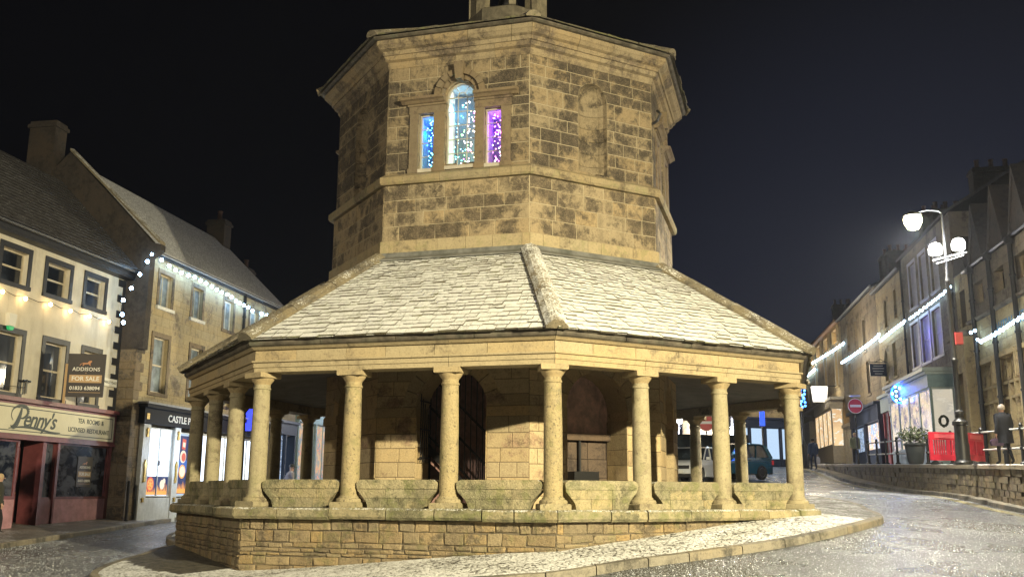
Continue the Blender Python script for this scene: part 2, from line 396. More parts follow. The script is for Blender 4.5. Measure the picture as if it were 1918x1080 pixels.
def snowy_cobble():
    m, t, b = base_mat('snowy_cobbles'); p, g = geo(t, (1.0, 1.5, 0.0))
    v = N(t, 'ShaderNodeTexVoronoi', feature='DISTANCE_TO_EDGE'); v.inputs['Scale'].default_value = 8.0; v.inputs['Randomness'].default_value = 0.85; lk(t, p, v.inputs['Vector'])
    v2 = N(t, 'ShaderNodeTexVoronoi'); v2.inputs['Scale'].default_value = 8.0; v2.inputs['Randomness'].default_value = 0.85; lk(t, p, v2.inputs['Vector'])
    e = mrange(t, v.outputs['Distance'], 0.03, 0.16)
    n1 = noise(t, 0.7, 4, 0.65, p); n2 = noise(t, 28, 4, 0.75, p); n3 = noise(t, 5, 3, 0.6, p)
    sep = N(t, 'ShaderNodeSeparateXYZ'); lk(t, g.outputs['Position'], sep.inputs[0])
    st = mixc(t, mrange(t, n3, 0.3, 0.7), (0.035,0.032,0.026), (0.13,0.115,0.085))
    # left wall strip bared to paint the cross's shade; thinner snow on the right side
    at = N(t, 'ShaderNodeAttribute'); at.attribute_name = 'cover'; cov = at.outputs['Fac']
    s = mth(t, 'ADD', mth(t, 'ADD', mth(t, 'MULTIPLY', e, 0.10), mth(t, 'MULTIPLY', n2, 0.62)), mth(t, 'ADD', mth(t, 'MULTIPLY', n1, 0.35), mth(t, 'MULTIPLY', n3, 0.3)))
    s = mth(t, 'ADD', s, cov)
    f = mrange(t, s, 0.92, 1.02)
    c = mixc(t, f, st, (0.86,0.87,0.87)); lk(t, c, b.inputs['Base Color']); b.inputs['Roughness'].default_value = 0.7
    bump(t, b, mth(t, 'ADD', mth(t, 'MULTIPLY', e, 1.0), mth(t, 'MULTIPLY', n2, 0.35)), 0.8, 0.05); return m
M_road = road_mat(); M_cob = snowy_cobble()
M_kerb = stone('kerb_stone', (0.25,0.23,0.185), (0.06,0.055,0.045), stain=0.5, bstr=0.5)
def pave_mat():
    m, t, b = base_mat('snow_dusted_flags'); p, g = geo(t, (1,1,1))
    br = N(t, 'ShaderNodeTexBrick'); br.inputs['Scale'].default_value = 1.0; br.inputs['Mortar Size'].default_value = 0.012; br.inputs['Brick Width'].default_value = 0.9; br.inputs['Row Height'].default_value = 0.6
    br.inputs['Color1'].default_value = (0.17,0.15,0.13,1); br.inputs['Color2'].default_value = (0.11,0.10,0.09,1); br.inputs['Mortar'].default_value = (0.03,0.03,0.03,1)
    rt = N(t, 'ShaderNodeMapping'); rt.inputs['Rotation'].default_value = (0,0,0.17); lk(t, p, rt.inputs[0]); lk(t, rt.outputs[0], br.inputs['Vector'])
    sn = mth(t, 'ADD', noise(t, 20, 4, 0.75, p), mth(t, 'MULTIPLY', noise(t, 0.8, 4, 0.6, p), 0.8))
    c = mixc(t, mrange(t, sn, 0.92, 1.12, 0, 0.75), br.outputs['Color'], (0.62,0.64,0.67)); lk(t, c, b.inputs['Base Color']); b.inputs['Roughness'].default_value = 0.55
    bump(t, b, sn, 0.4, 0.02); return m
M_pave = pave_mat()
def grid_axis(stops):
    out = []
    for a, b, st in stops:
        n = max(1, int(round((b-a)/st))); out += [a + (b-a)*i/n for i in range(n)]
    return out + [stops[-1][1]]
gx = grid_axis([(-600,-60,90),(-60,-20,4),(-20,22,0.5),(22,60,4),(60,600,90)]); gy = grid_axis([(-300,-20,70),(-20,12,4),(12,70,0.5),(70,130,4),(130,900,110)])
XX, YY = np.meshgrid(gx, gy); ZZ = Gv(XX, YY)
gm = MB(); gm.v = list(zip(XX.ravel().tolist(), YY.ravel().tolist(), ZZ.ravel().tolist())); nx = len(gx)
for j in range(len(gy)-1):
    for i in range(nx-1): gm.f.append((j*nx+i, j*nx+i+1, (j+1)*nx+i+1, (j+1)*nx+i)); gm.m.append(0); gm.t.append(0.5)
tag(gm.build('road', M_road, smooth=True), kind='structure')

# ------------------------------------------------------------------ the octagonal cross: helpers
def cor(k, R):
    a = TH + k*PI/4; return Vector((CX + math.sin(a)*R, CY - math.cos(a)*R, 0))
def face_frame(k, R):
    a, b = cor(k, R), cor(k+1, R); am = TH + (k+0.5)*PI/4
    return frame((a.x, a.y, 0), (b.x-a.x, b.y-a.y), (math.sin(am), -math.cos(am))), (b-a).length
def mid_frame(k, R):
    F, L = face_frame(k, R); return F @ Matrix.Translation((L/2, 0, 0)), L
def octseg(mb, prof, k, f0, f1, mat=0, tone=None, gap=0.0):
    def fr(f):
        def q(R, z):
            a, b = cor(k, R), cor(k+1, R); p = a.lerp(b, f); p.z = z; return p
        return q
    L = 5.7; g = gap/L
    mb.sweep(prof, [fr(f0+g), fr(f1-g)], mat, tone)
def octband(mb, prof, cuts, mat=0, gap=0.006, jitter=0.0):
    for k in range(8):
        cs = [0] + [c + rnd.uniform(-jitter, jitter) for c in cuts] + [1]
        for i in range(len(cs)-1):
            octseg(mb, prof, k, cs[i], cs[i+1], mat, None, gap)
S_main = stone('sandstone', (0.29,0.235,0.15), (0.042,0.032,0.021), mortar=(0.38,0.325,0.22), stain=0.62, bstr=0.8)
S_dark = stone('sooty_sandstone', (0.235,0.19,0.122), (0.026,0.020,0.014), mortar=(0.33,0.28,0.19), stain=0.80, bstr=0.9)
S_clean = stone('clean_sandstone', (0.38,0.315,0.195), (0.10,0.08,0.05), mortar=(0.36,0.31,0.2), stain=0.20, bstr=0.3)
S_col = stone('column_sandstone', (0.36,0.315,0.20), (0.10,0.08,0.052), stain=0.38, bstr=0.4, moss=0.25)
S_pit = stone('pitted_sandstone', (0.36,0.31,0.19), (0.10,0.085,0.055), stain=0.25, bstr=1.0, pits=0.75, moss=0.35)
S_bench = stone('lichened_sandstone', (0.38,0.34,0.22), (0.09,0.085,0.05), mortar=(0.10,0.09,0.06), stain=0.55, moss=0.6, snow=0.6, bstr=1.3, pits=0.3, vary=1.3)
S_rub = stone('rubble_stone', (0.36,0.29,0.18), (0.09,0.07,0.045), mortar=(0.17,0.14,0.095), stain=0.46, vary=1.8, bstr=1.6, sc=1.7, moss=0.4, pits=0.3)
S_slate = stone('stone_slates', (0.11,0.10,0.07), (0.035,0.03,0.025), stain=0.4, snow=1.18, moss=0.5, bstr=1.4)
S_ridge = stone('ridge_stone', (0.22,0.19,0.13), (0.08,0.07,0.05), stain=0.4, snow=0.74, bstr=1.0, pits=0.5)
S_ridge2 = stone('bare_ridge_stone', (0.20,0.175,0.12), (0.07,0.06,0.045), stain=0.45, snow=0.42, bstr=1.2, pits=0.5)
M_lead = plain('weathered_lead', (0.16,0.16,0.15), 0.5, var=0.4, sc=3, bstr=0.2, dirt=(0.05,0.06,0.045,0.7))
M_gutter = plain('stone_gutter_dark', (0.095,0.080,0.060), 0.7, var=0.6, sc=4, bstr=0.6, dirt=(0.16,0.17,0.12,0.6), snow=0.2)
M_plaster = plain('ceiling_plaster', (0.22,0.20,0.17), 0.8, var=0.2, sc=2, dirt=(0.10,0.09,0.07,0.6))
M_pink = plain('niche_plaster', (0.80,0.56,0.50), 0.85, var=0.35, sc=4, bstr=0.4, dirt=(0.14,0.09,0.08,0.8))  # plaster brightened in colour, standing in for light inside the niche
M_iron = plain('black_iron', (0.012,0.012,0.013), 0.45, var=0.3, sc=30)
M_wood = plain('maroon_boards', (0.42,0.25,0.22), 0.6, var=0.3, sc=9)

# ------------------------------------------------------------------ market cross
cross = thing('market_cross', 'octagonal sandstone market cross with pillared arcade and snowy stone slate roof on the traffic island', 'market building', (CX, CY, 0))
W_ = 2*math.sin(PI/8)
b = MB()
for k in range(8):
    F, L = face_frame(k, 7.80)
    ashlar(b, F, L, -1.9, -0.20, ch=0.15, lm=0.34, gap=0.026, proud=0.026, wob=0.017, cham=0.010, chv=0.6)
b.build('base_wall', [S_rub], cross)
b = MB()
led = [(7.2,0.0),(7.93,0.0),(7.99,-0.03),(8.0,-0.15),(7.96,-0.20),(7.2,-0.20)]
for k in range(8):
    cs = [0]; 
    while cs[-1] < 0.86: cs.append(cs[-1] + rnd.uniform(0.08, 0.19))
    cs = [c/cs[-1] for c in cs]
    for i in range(len(cs)-1):
        dz = rnd.uniform(-0.012, 0.008); dr = rnd.uniform(-0.015, 0.015)
        octseg(b, [(r+(dr if r > 7.5 else 0), z+dz) for r, z in led], k, cs[i], cs[i+1], 0, None, 0.010)
b.build('ledge', [S_bench], cross)
b = MB(); b.add([tuple(cor(k, 7.3)) for k in range(8)], [tuple(range(8))], 0, 0.4); 
b.v = [(x, y, -0.03) for x, y, z in b.v]; b.build('floor', [M_pave], cross)
# columns
shaft_prof = [(0.185,0.20),(0.172,0.215),(0.168,0.24),(0.168,0.9),(0.164,1.4),(0.157,1.85),(0.150,2.16),(0.150,2.18),(0.166,2.19),(0.168,2.215),(0.150,2.23),(0.150,2.30)]
cols = []
mk = {}
def col_meshes(kind):
    mm = [S_col, S_pit][kind]
    a = MB(); a.lathe(shaft_prof, 28, 0, rnd.uniform(0.2, 0.6))
    c = MB(); c.lathe([(0.152,2.28),(0.160,2.30),(0.185,2.33),(0.212,2.37),(0.222,2.395),(0.20,2.40)], 28, 0, 0.4); c.cbox(-0.245,0.245,-0.245,0.245,2.40,2.50,0.012,0,0.35)
    d = MB(); d.lathe([(0.22,0.09),(0.243,0.10),(0.248,0.13),(0.235,0.16),(0.200,0.175),(0.195,0.195),(0.186,0.205)], 28, 0, 0.6, jit=0.012); d.cbox(-0.27,0.27,-0.27,0.27,-0.01,0.10,0.02,0,0.7)
    return (a, c, d, mm)
for kk in (0, 1):
    a, c, d, mm = col_meshes(kk)
    o = [a.build('column', [mm], None, smooth=True), c.build('capital', [S_clean], None, smooth=True), d.build('column_base', [S_bench if 0 else mm], None, smooth=True)]
    mk[kk] = [x.data for x in o]
    for x in o: bpy.data.objects.remove(x)
for k in range(8):
    for j in range(3):
        a, q = cor(k, 7.5), cor(k+1, 7.5); p = a.lerp(q, j/3)
        am = TH + (k+0.5)*PI/4 if j else TH + k*PI/4
        kd = 1 if (k, j) in ((-1 % 8, 1), (-1 % 8, 2), (0, 0), (7, 1), (7, 2)) else 0
        o = bpy.data.objects.new('column', mk[kd][0]); COL.objects.link(o); o.parent = cross; o.location = (p.x-CX, p.y-CY, 0); o.rotation_euler.z = am
        for nm, i in (('capital', 1), ('column_base', 2)):
            c = bpy.data.objects.new(nm, mk[kd][i]); COL.objects.link(c); c.parent = o
# parapet benches between the columns
def prof_x(z):
    pts = [(0.0,0.41),(0.11,0.38),(0.20,0.30),(0.30,0.20),(0.42,0.175),(0.47,0.195),(0.50,0.26)]
    for (a, x), (c, y) in zip(pts, pts[1:]):
        if a <= z <= c: return x + (y-x)*(z-a)/(c-a)
    return pts[-1][1]
for k in range(8):
    F, L = face_frame(k, 7.5); bay = L/3
    for j in range(3):
        b = MB(); FF = F @ Matrix.Translation((j*bay, 0, 0))
        for z0, z1, cuts in ((0.0,0.17,rnd.choice([1,2])),(0.175,0.335,2),(0.34,0.50,rnd.choice([0,1]))):
            xs = [None] + sorted(bay*(i+1)/(cuts+1) + rnd.uniform(-.12,.12) for i in range(cuts)) + [None]
            for i in range(len(xs)-1):
                n = 5; zz = [z0 + (z1-z0)*q/(n-1) for q in range(n)]
                Lx = [prof_x(q) if xs[i] is None else xs[i]+0.004 for q in zz]; Rx = [bay-prof_x(q) if xs[i+1] is None else xs[i+1]-0.004 for q in zz]
                poly = [(x, z) for x, z in zip(Lx, zz)] + [(x, z) for x, z in zip(Rx[::-1], zz[::-1])]
                dd = 0.015 if z0 > 0.3 else 0; e = rnd.uniform(0, 0.01)
                b.prism(poly, -0.16-dd, 0.10+dd+e, 0, None, FF)
        b.prism([(0.48,0.01),(bay-0.48,0.01),(bay-0.24,0.32),(bay-0.24,0.45),(0.24,0.45),(0.24,0.32)], -0.15, 0.09, 0, -1, FF)
        b.build('parapet', [S_bench], cross)
# entablature
b = MB()
third = [1/3, 2/3]
octband(b, [(7.26,2.50),(7.72,2.50),(7.72,2.585),(7.745,2.59),(7.745,2.675),(7.79,2.685),(7.79,2.715),(7.26,2.715)], third, gap=0.004)
octband(b, [(7.30,2.715),(7.71,2.715),(7.71,2.925),(7.30,2.925)], [0.15,0.31,0.47,0.62,0.8], gap=0.004, jitter=0.02)
octband(b, [(7.30,2.925),(7.76,2.925),(7.80,2.96),(7.82,2.975),(7.30,2.975)], third, gap=0.003)
b.build('entablature', [S_clean], cross)
b = MB()
octband(b, [(7.4,2.975),(7.82,2.975),(7.87,3.00),(7.89,3.04),(7.88,3.07),(7.84,3.075),(7.4,3.075)], [0.25,0.5,0.75], gap=0.006)
octband(b, [(7.4,3.075),(7.90,3.077),(7.93,3.095),(7.91,3.115),(7.4,3.115)], [0.33,0.66], gap=0.006)
b.build('gutter', [M_gutter], cross)
b = MB()
for k in range(8):
    a, q, c, d = cor(k,7.3), cor(k+1,7.3), cor(k+1,4.3), cor(k,4.3)
    for p in (a, q): p.z = 2.73
    for p in (c, d): p.z = 3.05
    b.add([a,q,c,d], [(0,1,2,3)], 0, 0.5)
b.build('ceiling', [M_plaster], cross)
# big slate roof
def roof_pt(k, h, s, R0, z0, R1, z1, off):
    R = R0 + (R1-R0)*h; z = z0 + (z1-z0)*h; am = TH + (k+0.5)*PI/4
    n = Vector((math.sin(am), -math.cos(am), 0)); t = Vector((math.cos(am), math.sin(am), 0)); ap = R*math.cos(PI/8)
    dr, dz = (R0-R1)*math.cos(PI/8), z1-z0; nn = (n*dz + Vector((0,0,dr))).normalized()
    return Vector((CX, CY, z)) + n*ap + t*s + nn*off
def slate_roof(mb, R0, z0, R1, z1, rows, wmean, e0, e1, under):
    hs = [0.0]; 
    for i in range(rows): hs.append(hs[-1] + e0 + (e1-e0)*i/(rows-1))
    hs = [h/hs[-1] for h in hs]
    for k in range(8):
        P = lambda h, s, off: roof_pt(k, h, s, R0, z0, R1, z1, off)
        L0, L1 = R0*math.sin(PI/8), R1*math.sin(PI/8)
        mb.add([P(0,-L0,0), P(0,L0,0), P(1,L1,0), P(1,-L1,0)], [(0,1,2,3)], 0, 0.3)
        for i in range(rows):
            h0, h1 = hs[i], min(1, hs[i+1]+0.02); hm = h0
            Lh = (R0 + (R1-R0)*h0)*math.sin(PI/8)
            s = -Lh - rnd.uniform(0, wmean*0.5); wv = wmean*(1.15-0.45*h0)
            while s < Lh:
                w = wv*rnd.uniform(0.55, 1.45); a, c = max(s, -Lh), min(s+w, Lh); s += w
                if c-a < 0.03: continue
                g = 0.004; dh = rnd.uniform(-0.009, 0.007); up = rnd.uniform(0.024, 0.044); j = rnd.uniform(-0.008, 0.008)
                L1h = (R0 + (R1-R0)*h1)*math.sin(PI/8); a1, c1 = max(a, -L1h), min(c, L1h)
                if c1 - a1 < 0.01: a1 = c1 = max(-L1h, min(L1h, (a+c)/2)); a1 -= 0.003; c1 += 0.003
                vs = [P(h0+dh,a+g,up), P(h0+dh+rnd.uniform(-.005,.005),c-g,up+j), P(h1,c1-g,0.010), P(h1,a1+g,0.010), P(h0+dh,a+g,0.0), P(h0+dh,c-g,0.0)]
                mb.add(vs, [(0,1,2,3),(0,4,5,1),(0,3,4),(1,5,2)], 0, None)
b = MB(); slate_roof(b, 7.97, 3.10, 4.50, 5.36, 29, 0.23, 0.225, 0.105, 0)
roof = b.build('roof', [S_slate], cross)
def hip_stones(par, R0, z0, R1, z1, wd, ht, ln):
    for k in range(8):
        mb = MB()
        a, q = cor(k, R0), cor(k, R1); a.z, q.z = z0, z1; d = (q-a); L = d.length; d.normalize()
        er = Vector((math.sin(TH+k*PI/4), -math.cos(TH+k*PI/4), 0)); et = Vector((-er.y, er.x, 0)); up = et.cross(d); up = up if up.z > 0 else -up
        x = 0
        while x < L-0.02:
            l = min(ln*rnd.uniform(0.8, 1.2), L-x); j = rnd.uniform(-0.01, 0.01)
            pr = [(-wd,-0.055),(-wd,0.0+j),(-wd*0.55,ht*0.75+j),(0,ht+j),(wd*0.55,ht*0.75+j),(wd,0.0+j),(wd,-0.055)]
            f = lambda y: (lambda u, w: a + d*y + et*u + up*w)
            mb.sweep(pr, [f(x+0.004), f(x+l-0.004)], 0, None); x += l
        mb.build('hip_ridge', [S_ridge if k == 0 else S_ridge2], par)
hip_stones(roof, 8.0, 3.13, 4.55, 5.38, 0.20, 0.12, 0.62)
b = MB(); octband(b, [(4.35,5.30),(4.80,5.24),(4.80,5.265),(4.62,5.36),(4.58,5.46),(4.35,5.46)], [], gap=0); b.build('lead_flashing', [M_lead], roof)
# core, ground floor: piers with arches
ops_low = lambda L: [dict(cx=L/2, hw=0.79, zb=-0.1, zs=2.02, R=0.79)]
b = MB()
for k in range(8):
    F, L = face_frame(k, 4.44); o = ops_low(L)
    ashlar(b, F, L, -0.1, 1.85, [dict(o[0], zs=5, R=0)], ch=0.33, lm=0.55, gap=0.012, proud=0.012, chv=0.12)
    ashlar(b, F, L, 2.05, 3.1, [dict(cx=L/2, hw=1.08, zb=2.0, zs=2.02, R=1.08)], ch=0.27, lm=0.6, gap=0.012, proud=0.012)
    arch_ring(b, F, L/2, 2.05, 0.79, 0.30, -0.2, 0.014, 9)
    for sgn in (0, 1):
        x0, x1 = (0.0, L/2-0.79) if sgn == 0 else (L/2+0.79, L)
        b.box(x0+(0.0 if sgn else -0.03), x1+(0.03 if sgn else 0.0), -0.75, 0.045, 1.85, 2.05, 0, None, F)
    o2 = dict(o[0], zs=1.85, R=0); 
    z = -0.1
    while z < 1.85:
        h = min(0.33, 1.85-z)
        for sx in (-1, 1): b.box(L/2+sx*0.79-(0.02 if sx > 0 else -0.0), L/2+sx*0.79+(0.0 if sx > 0 else 0.02), -0.75, 0.010, z+0.004, z+h-0.004, 0, None, F)
        z += 0.33
    reveal(b, F, dict(cx=L/2, hw=0.79, zb=2.04, zs=2.05, R=0.79), 0.75, 0, 0.45, False)
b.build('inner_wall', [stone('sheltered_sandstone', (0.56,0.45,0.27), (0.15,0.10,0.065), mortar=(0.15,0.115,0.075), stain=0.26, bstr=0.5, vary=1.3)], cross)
for k in range(8):
    F, L = face_frame(k, 4.44)
    b = MB()
    if k == 7:      # stair behind the arch: boarded back, sloping rails and bars
        b.box(L/2-0.95, L/2+0.95, -1.42, -1.38, -0.1, 3.0, 0, 0.5, F); bk = b.build('stair_wall', [M_wood], cross)
        b = MB()
        q = lambda s, z, d: F @ Vector((L/2+s, d, z))
        for i in range(15):
            s = -0.95 + i*0.135
            b.tube([q(s, 1.30-(s+0.95)*0.98, -0.95), q(s, 2.95, -0.95)], 0.014, 5)
        for z0 in (2.65, 1.95, 1.30): b.tube([q(-0.95, z0+0.32, -0.95), q(0.95, z0-1.55, -0.95)], 0.028, 5)
        b.prism([(L/2-0.95,1.22),(L/2-0.95,1.42),(L/2+0.9,-0.28),(L/2+0.9,-0.48)], -1.0, -0.9, 0, 0.5, F)
        for i in range(7): 
            s = 0.35 + i*0.06
            b.tube([q(s, 0.4, -0.80), q(s, 1.3-0.1*i, -0.80)], 0.010, 5)
        b.build('stair_railing', [M_iron], cross)
        b = MB()   # gate leaf folded back against the left jamb
        for i in range(5):
            b.tube([q(-0.70, 0.9, -0.05-0.12*i), q(-0.70, 2.35-0.1*i, -0.05-0.12*i)], 0.013, 5)
        for z in (1.0, 1.6, 2.2): b.tube([q(-0.70, z, -0.02), q(-0.70, z, -0.60)], 0.018, 5)
        b.build('iron_gate', [M_iron], cross)
    else:
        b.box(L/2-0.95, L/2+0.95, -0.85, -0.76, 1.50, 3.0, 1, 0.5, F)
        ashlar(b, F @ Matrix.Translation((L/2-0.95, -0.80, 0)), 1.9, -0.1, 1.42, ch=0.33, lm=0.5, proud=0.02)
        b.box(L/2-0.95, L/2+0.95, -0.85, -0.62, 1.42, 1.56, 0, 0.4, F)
        b.build('niche_wall', [stone('dark_niche_stone', (0.13,0.095,0.07), (0.03,0.022,0.018), mortar=(0.04,0.03,0.025), stain=0.6), M_pink], cross)  # lower niche blocks coloured darker than the core walls
        if k == 0:
            b = MB(); b.box(L/2-0.32, L/2+0.32, -0.78, -0.42, 0.0, 0.74, 0, 0.5, F); b.box(L/2-0.25, L/2+0.25, -0.72, -0.48, 0.72, 0.745, 0, 0.5, F)
            b.tube([F @ Vector((L/2, -0.70, 0.7)), F @ Vector((L/2, -0.70, 1.42))], 0.035, 8); b.build('drinking_fountain', [M_iron], cross)
b = MB()
for k in range(8):
    a = cor(k, 1.0)
    b.box(-0.9,0.9,-0.9,0.9,-0.1,3.05,0,0.4, Matrix.Translation((CX, CY, 0))) if k == 0 else None
b.build('core_pier', [MATS['sheltered_sandstone']], cross)
# upper stage
b = MB()
octband(b, [(4.2,5.3),(4.52,5.3),(4.52,5.74),(4.46,5.76),(4.2,5.76)], [0.07,0.24,0.42,0.56,0.76,0.92], jitter=0.03)
b.build('plinth_course', [S_clean if 0 else stone('pale_plinth_stone', (0.34,0.285,0.18), (0.10,0.08,0.05), stain=0.3, moss=0.35, bstr=0.5)], cross)
b = MB()
for k in range(8):
    F, L = face_frame(k, 4.44)
    ashlar(b, F, L, 5.74, 7.06, wob=0.005, ch=0.33, lm=0.66, gap=0.016, proud=0.012, chv=0.3)
b.build('lower_tower_wall', [S_main], cross)
b = MB(); octband(b, [(4.2,7.05),(4.56,7.05),(4.60,7.10),(4.60,7.22),(4.46,7.31),(4.2,7.31)], [0.2,0.45,0.7,0.9], jitter=0.05, gap=0.005)
b.build('string_course', [S_main if 0 else stone('string_stone', (0.27,0.225,0.14), (0.07,0.055,0.035), stain=0.4, moss=0.4, snow=0.2)], cross)
LU = 4.40*W_; MU = LU/2
ven = [dict(cx=MU+0.07, hw=0.345, zb=7.42, zs=9.08, R=0.345), dict(cx=MU-0.74, hw=0.175, zb=7.40, zs=8.72), dict(cx=MU+0.84, hw=0.19, zb=7.40, zs=8.72)]
nic = [dict(cx=MU, hw=0.395, zb=7.31, zs=9.15, R=0.395)]
b = MB(); bw = MB()
for k in range(8):
    F, L = face_frame(k, 4.40)
    if k % 2 == 1:
        ashlar(b, F, L, 7.30, 9.98, ven, ch=0.34, lm=0.56, gap=0.018, proud=0.014, chv=0.3)
        for o in ven: reveal(b, F, o, 0.20, 0, 0.35)
    else:
        ashlar(b, F, L, 7.30, 9.98, nic, ch=0.33, lm=0.52, gap=0.018, proud=0.014, chv=0.3)
        o = nic[0]  # rounded niche
        nn = 8
        for zi in range(6):
            z0, z1 = o['zb']+zi*(o['zs']-o['zb'])/6+0.004, o['zb']+(zi+1)*(o['zs']-o['zb'])/6-0.004
            pts = [(o['cx']-math.cos(PI*i/nn)*o['hw'], -math.sin(PI*i/nn)*0.30+0.005) for i in range(nn+1)]
            b.add([(x, d, z0) for x, d in pts] + [(x, d, z1) for x, d in pts], [(i, i+1, nn+2+i, nn+1+i) for i in range(nn)], 0, rnd.uniform(0.0, 0.45), F)
        vs = []; fs = []
        for j in range(7):
            ph = PI/2*j/6
            for i in range(nn+1):
                vs.append((o['cx']-math.cos(PI*i/nn)*o['R']*math.cos(ph), -math.sin(PI*i/nn)*0.30*math.cos(ph)+0.005, o['zs']+o['R']*math.sin(ph)))
        for j in range(6):
            for i in range(nn): fs.append((j*(nn+1)+i, j*(nn+1)+i+1, (j+1)*(nn+1)+i+1, (j+1)*(nn+1)+i))
        b.add(vs, fs, 0, 0.15, F); b.box(o['cx']-0.39, o['cx']+0.39, -0.32, 0.0, 7.25, 7.305, 0, 0.4, F)
b.build('tower_wall', [S_dark], cross)
b = MB()
co = [(4.2,9.90),(4.43,9.90),(4.47,9.96),(4.47,10.04),(4.56,10.07),(4.60,10.16),(4.2,10.16)]
octband(b, co, [0.22,0.5,0.8], gap=0.006, jitter=0.04)
octband(b, [(4.2,10.16),(4.64,10.16),(4.66,10.25),(4.75,10.28),(4.81,10.34),(4.84,10.36),(4.84,10.46),(4.2,10.46)], [0.1,0.34,0.6,0.85], gap=0.007, jitter=0.03)
b.build('cornice', [stone('cornice_stone', (0.27,0.22,0.14), (0.055,0.042,0.03), stain=0.5, bstr=0.4)], cross)
b = MB(); octband(b, [(4.2,10.46),(4.90,10.47),(4.95,10.50),(4.95,10.53),(4.2,10.54)], [], gap=0); b.build('gutter', [M_gutter], cross)
b = MB(); slate_roof(b, 5.02, 10.53, 1.0, 12.35, 18, 0.32, 0.2, 0.14, 0); r2 = b.build('upper_roof', [S_slate], cross)
hip_stones(r2, 5.04, 10.56, 1.0, 12.37, 0.16, 0.09, 0.6)
# cupola
cup = MB()
for k in range(8):
    def cc(R, z, k=k): p = cor(k, R); p.z = z; return p
octband(cup, [(0.2,12.1),(1.10,12.1),(1.10,12.85),(1.04,12.9),(0.2,12.9)], [], gap=0); cu = cup.build('cupola', [plain('cupola_timber', (0.16,0.14,0.10), 0.7, var=0.4, dirt=(0.06,0.05,0.04,0.7))], cross)
b = MB()
for k in range(8):
    p = cor(k, 0.98); b.box(-0.09,0.09,-0.09,0.09,12.88,14.3,0,None, Matrix.Translation((p.x,p.y,0)) @ Matrix.Rotation(TH+k*PI/4,4,'Z'))
octband(b, [(0.5,14.25),(1.12,14.25),(1.2,14.35),(1.2,14.45),(0.5,14.45)], [], gap=0); b.build('post', [plain('pale_timber', (0.3,0.26,0.18), 0.6, var=0.4)], cu)
b = MB(); b.lathe([(1.1,14.45),(1.05,14.8),(0.85,15.15),(0.5,15.45),(0.12,15.62),(0.05,15.7),(0.05,16.6),(0.01,16.7)], 24, 0, 0.5, Matrix.Translation((CX,CY,0))); b.build('dome', [M_lead], cu, smooth=True)
b = MB(); b.lathe([(0.05,13.3),(0.28,13.3),(0.30,13.36),(0.22,13.6),(0.14,13.75),(0.02,13.78)], 16, 0, 0.5, Matrix.Translation((CX,CY,0))); b.build('bell', [M_iron], cu, smooth=True)
# window dressings
S_dress = stone('window_stone', (0.17,0.135,0.088), (0.07,0.05,0.035), stain=0.35, bstr=0.4)
M_wframe = plain('cream_window_paint', (0.40,0.37,0.31), 0.5, var=0.15, dirt=(0.35,0.3,0.2,0.5))
FLC = [((0.05,0.35,1.0),'blue'), ((0.25,0.75,0.9),'turquoise'), ((0.45,0.05,1.0),'violet')]
def inner(name, col, st):
    m, t, b_ = base_mat(name); b_.inputs['Base Color'].default_value = (0.6,0.6,0.6,1); b_.inputs['Roughness'].default_value = 0.8; return m
M_room = plain('white_room_wall', (0.75,0.75,0.75), 0.8)
bulb_m = {n: emit('bulb_'+n, c, s) for n, c, s in (('white',(0.95,0.95,1.0),14),('blue',(0.30,0.65,1.0),10),('aqua',(0.15,0.95,0.85),9),('green',(0.35,1.0,0.30),9),('pink',(1.0,0.35,0.5),11),('magenta',(1.0,0.20,0.85),11),('gold',(1.0,0.72,0.35),12))}
bulbs = list(bulb_m.values()); fb_mesh = {}
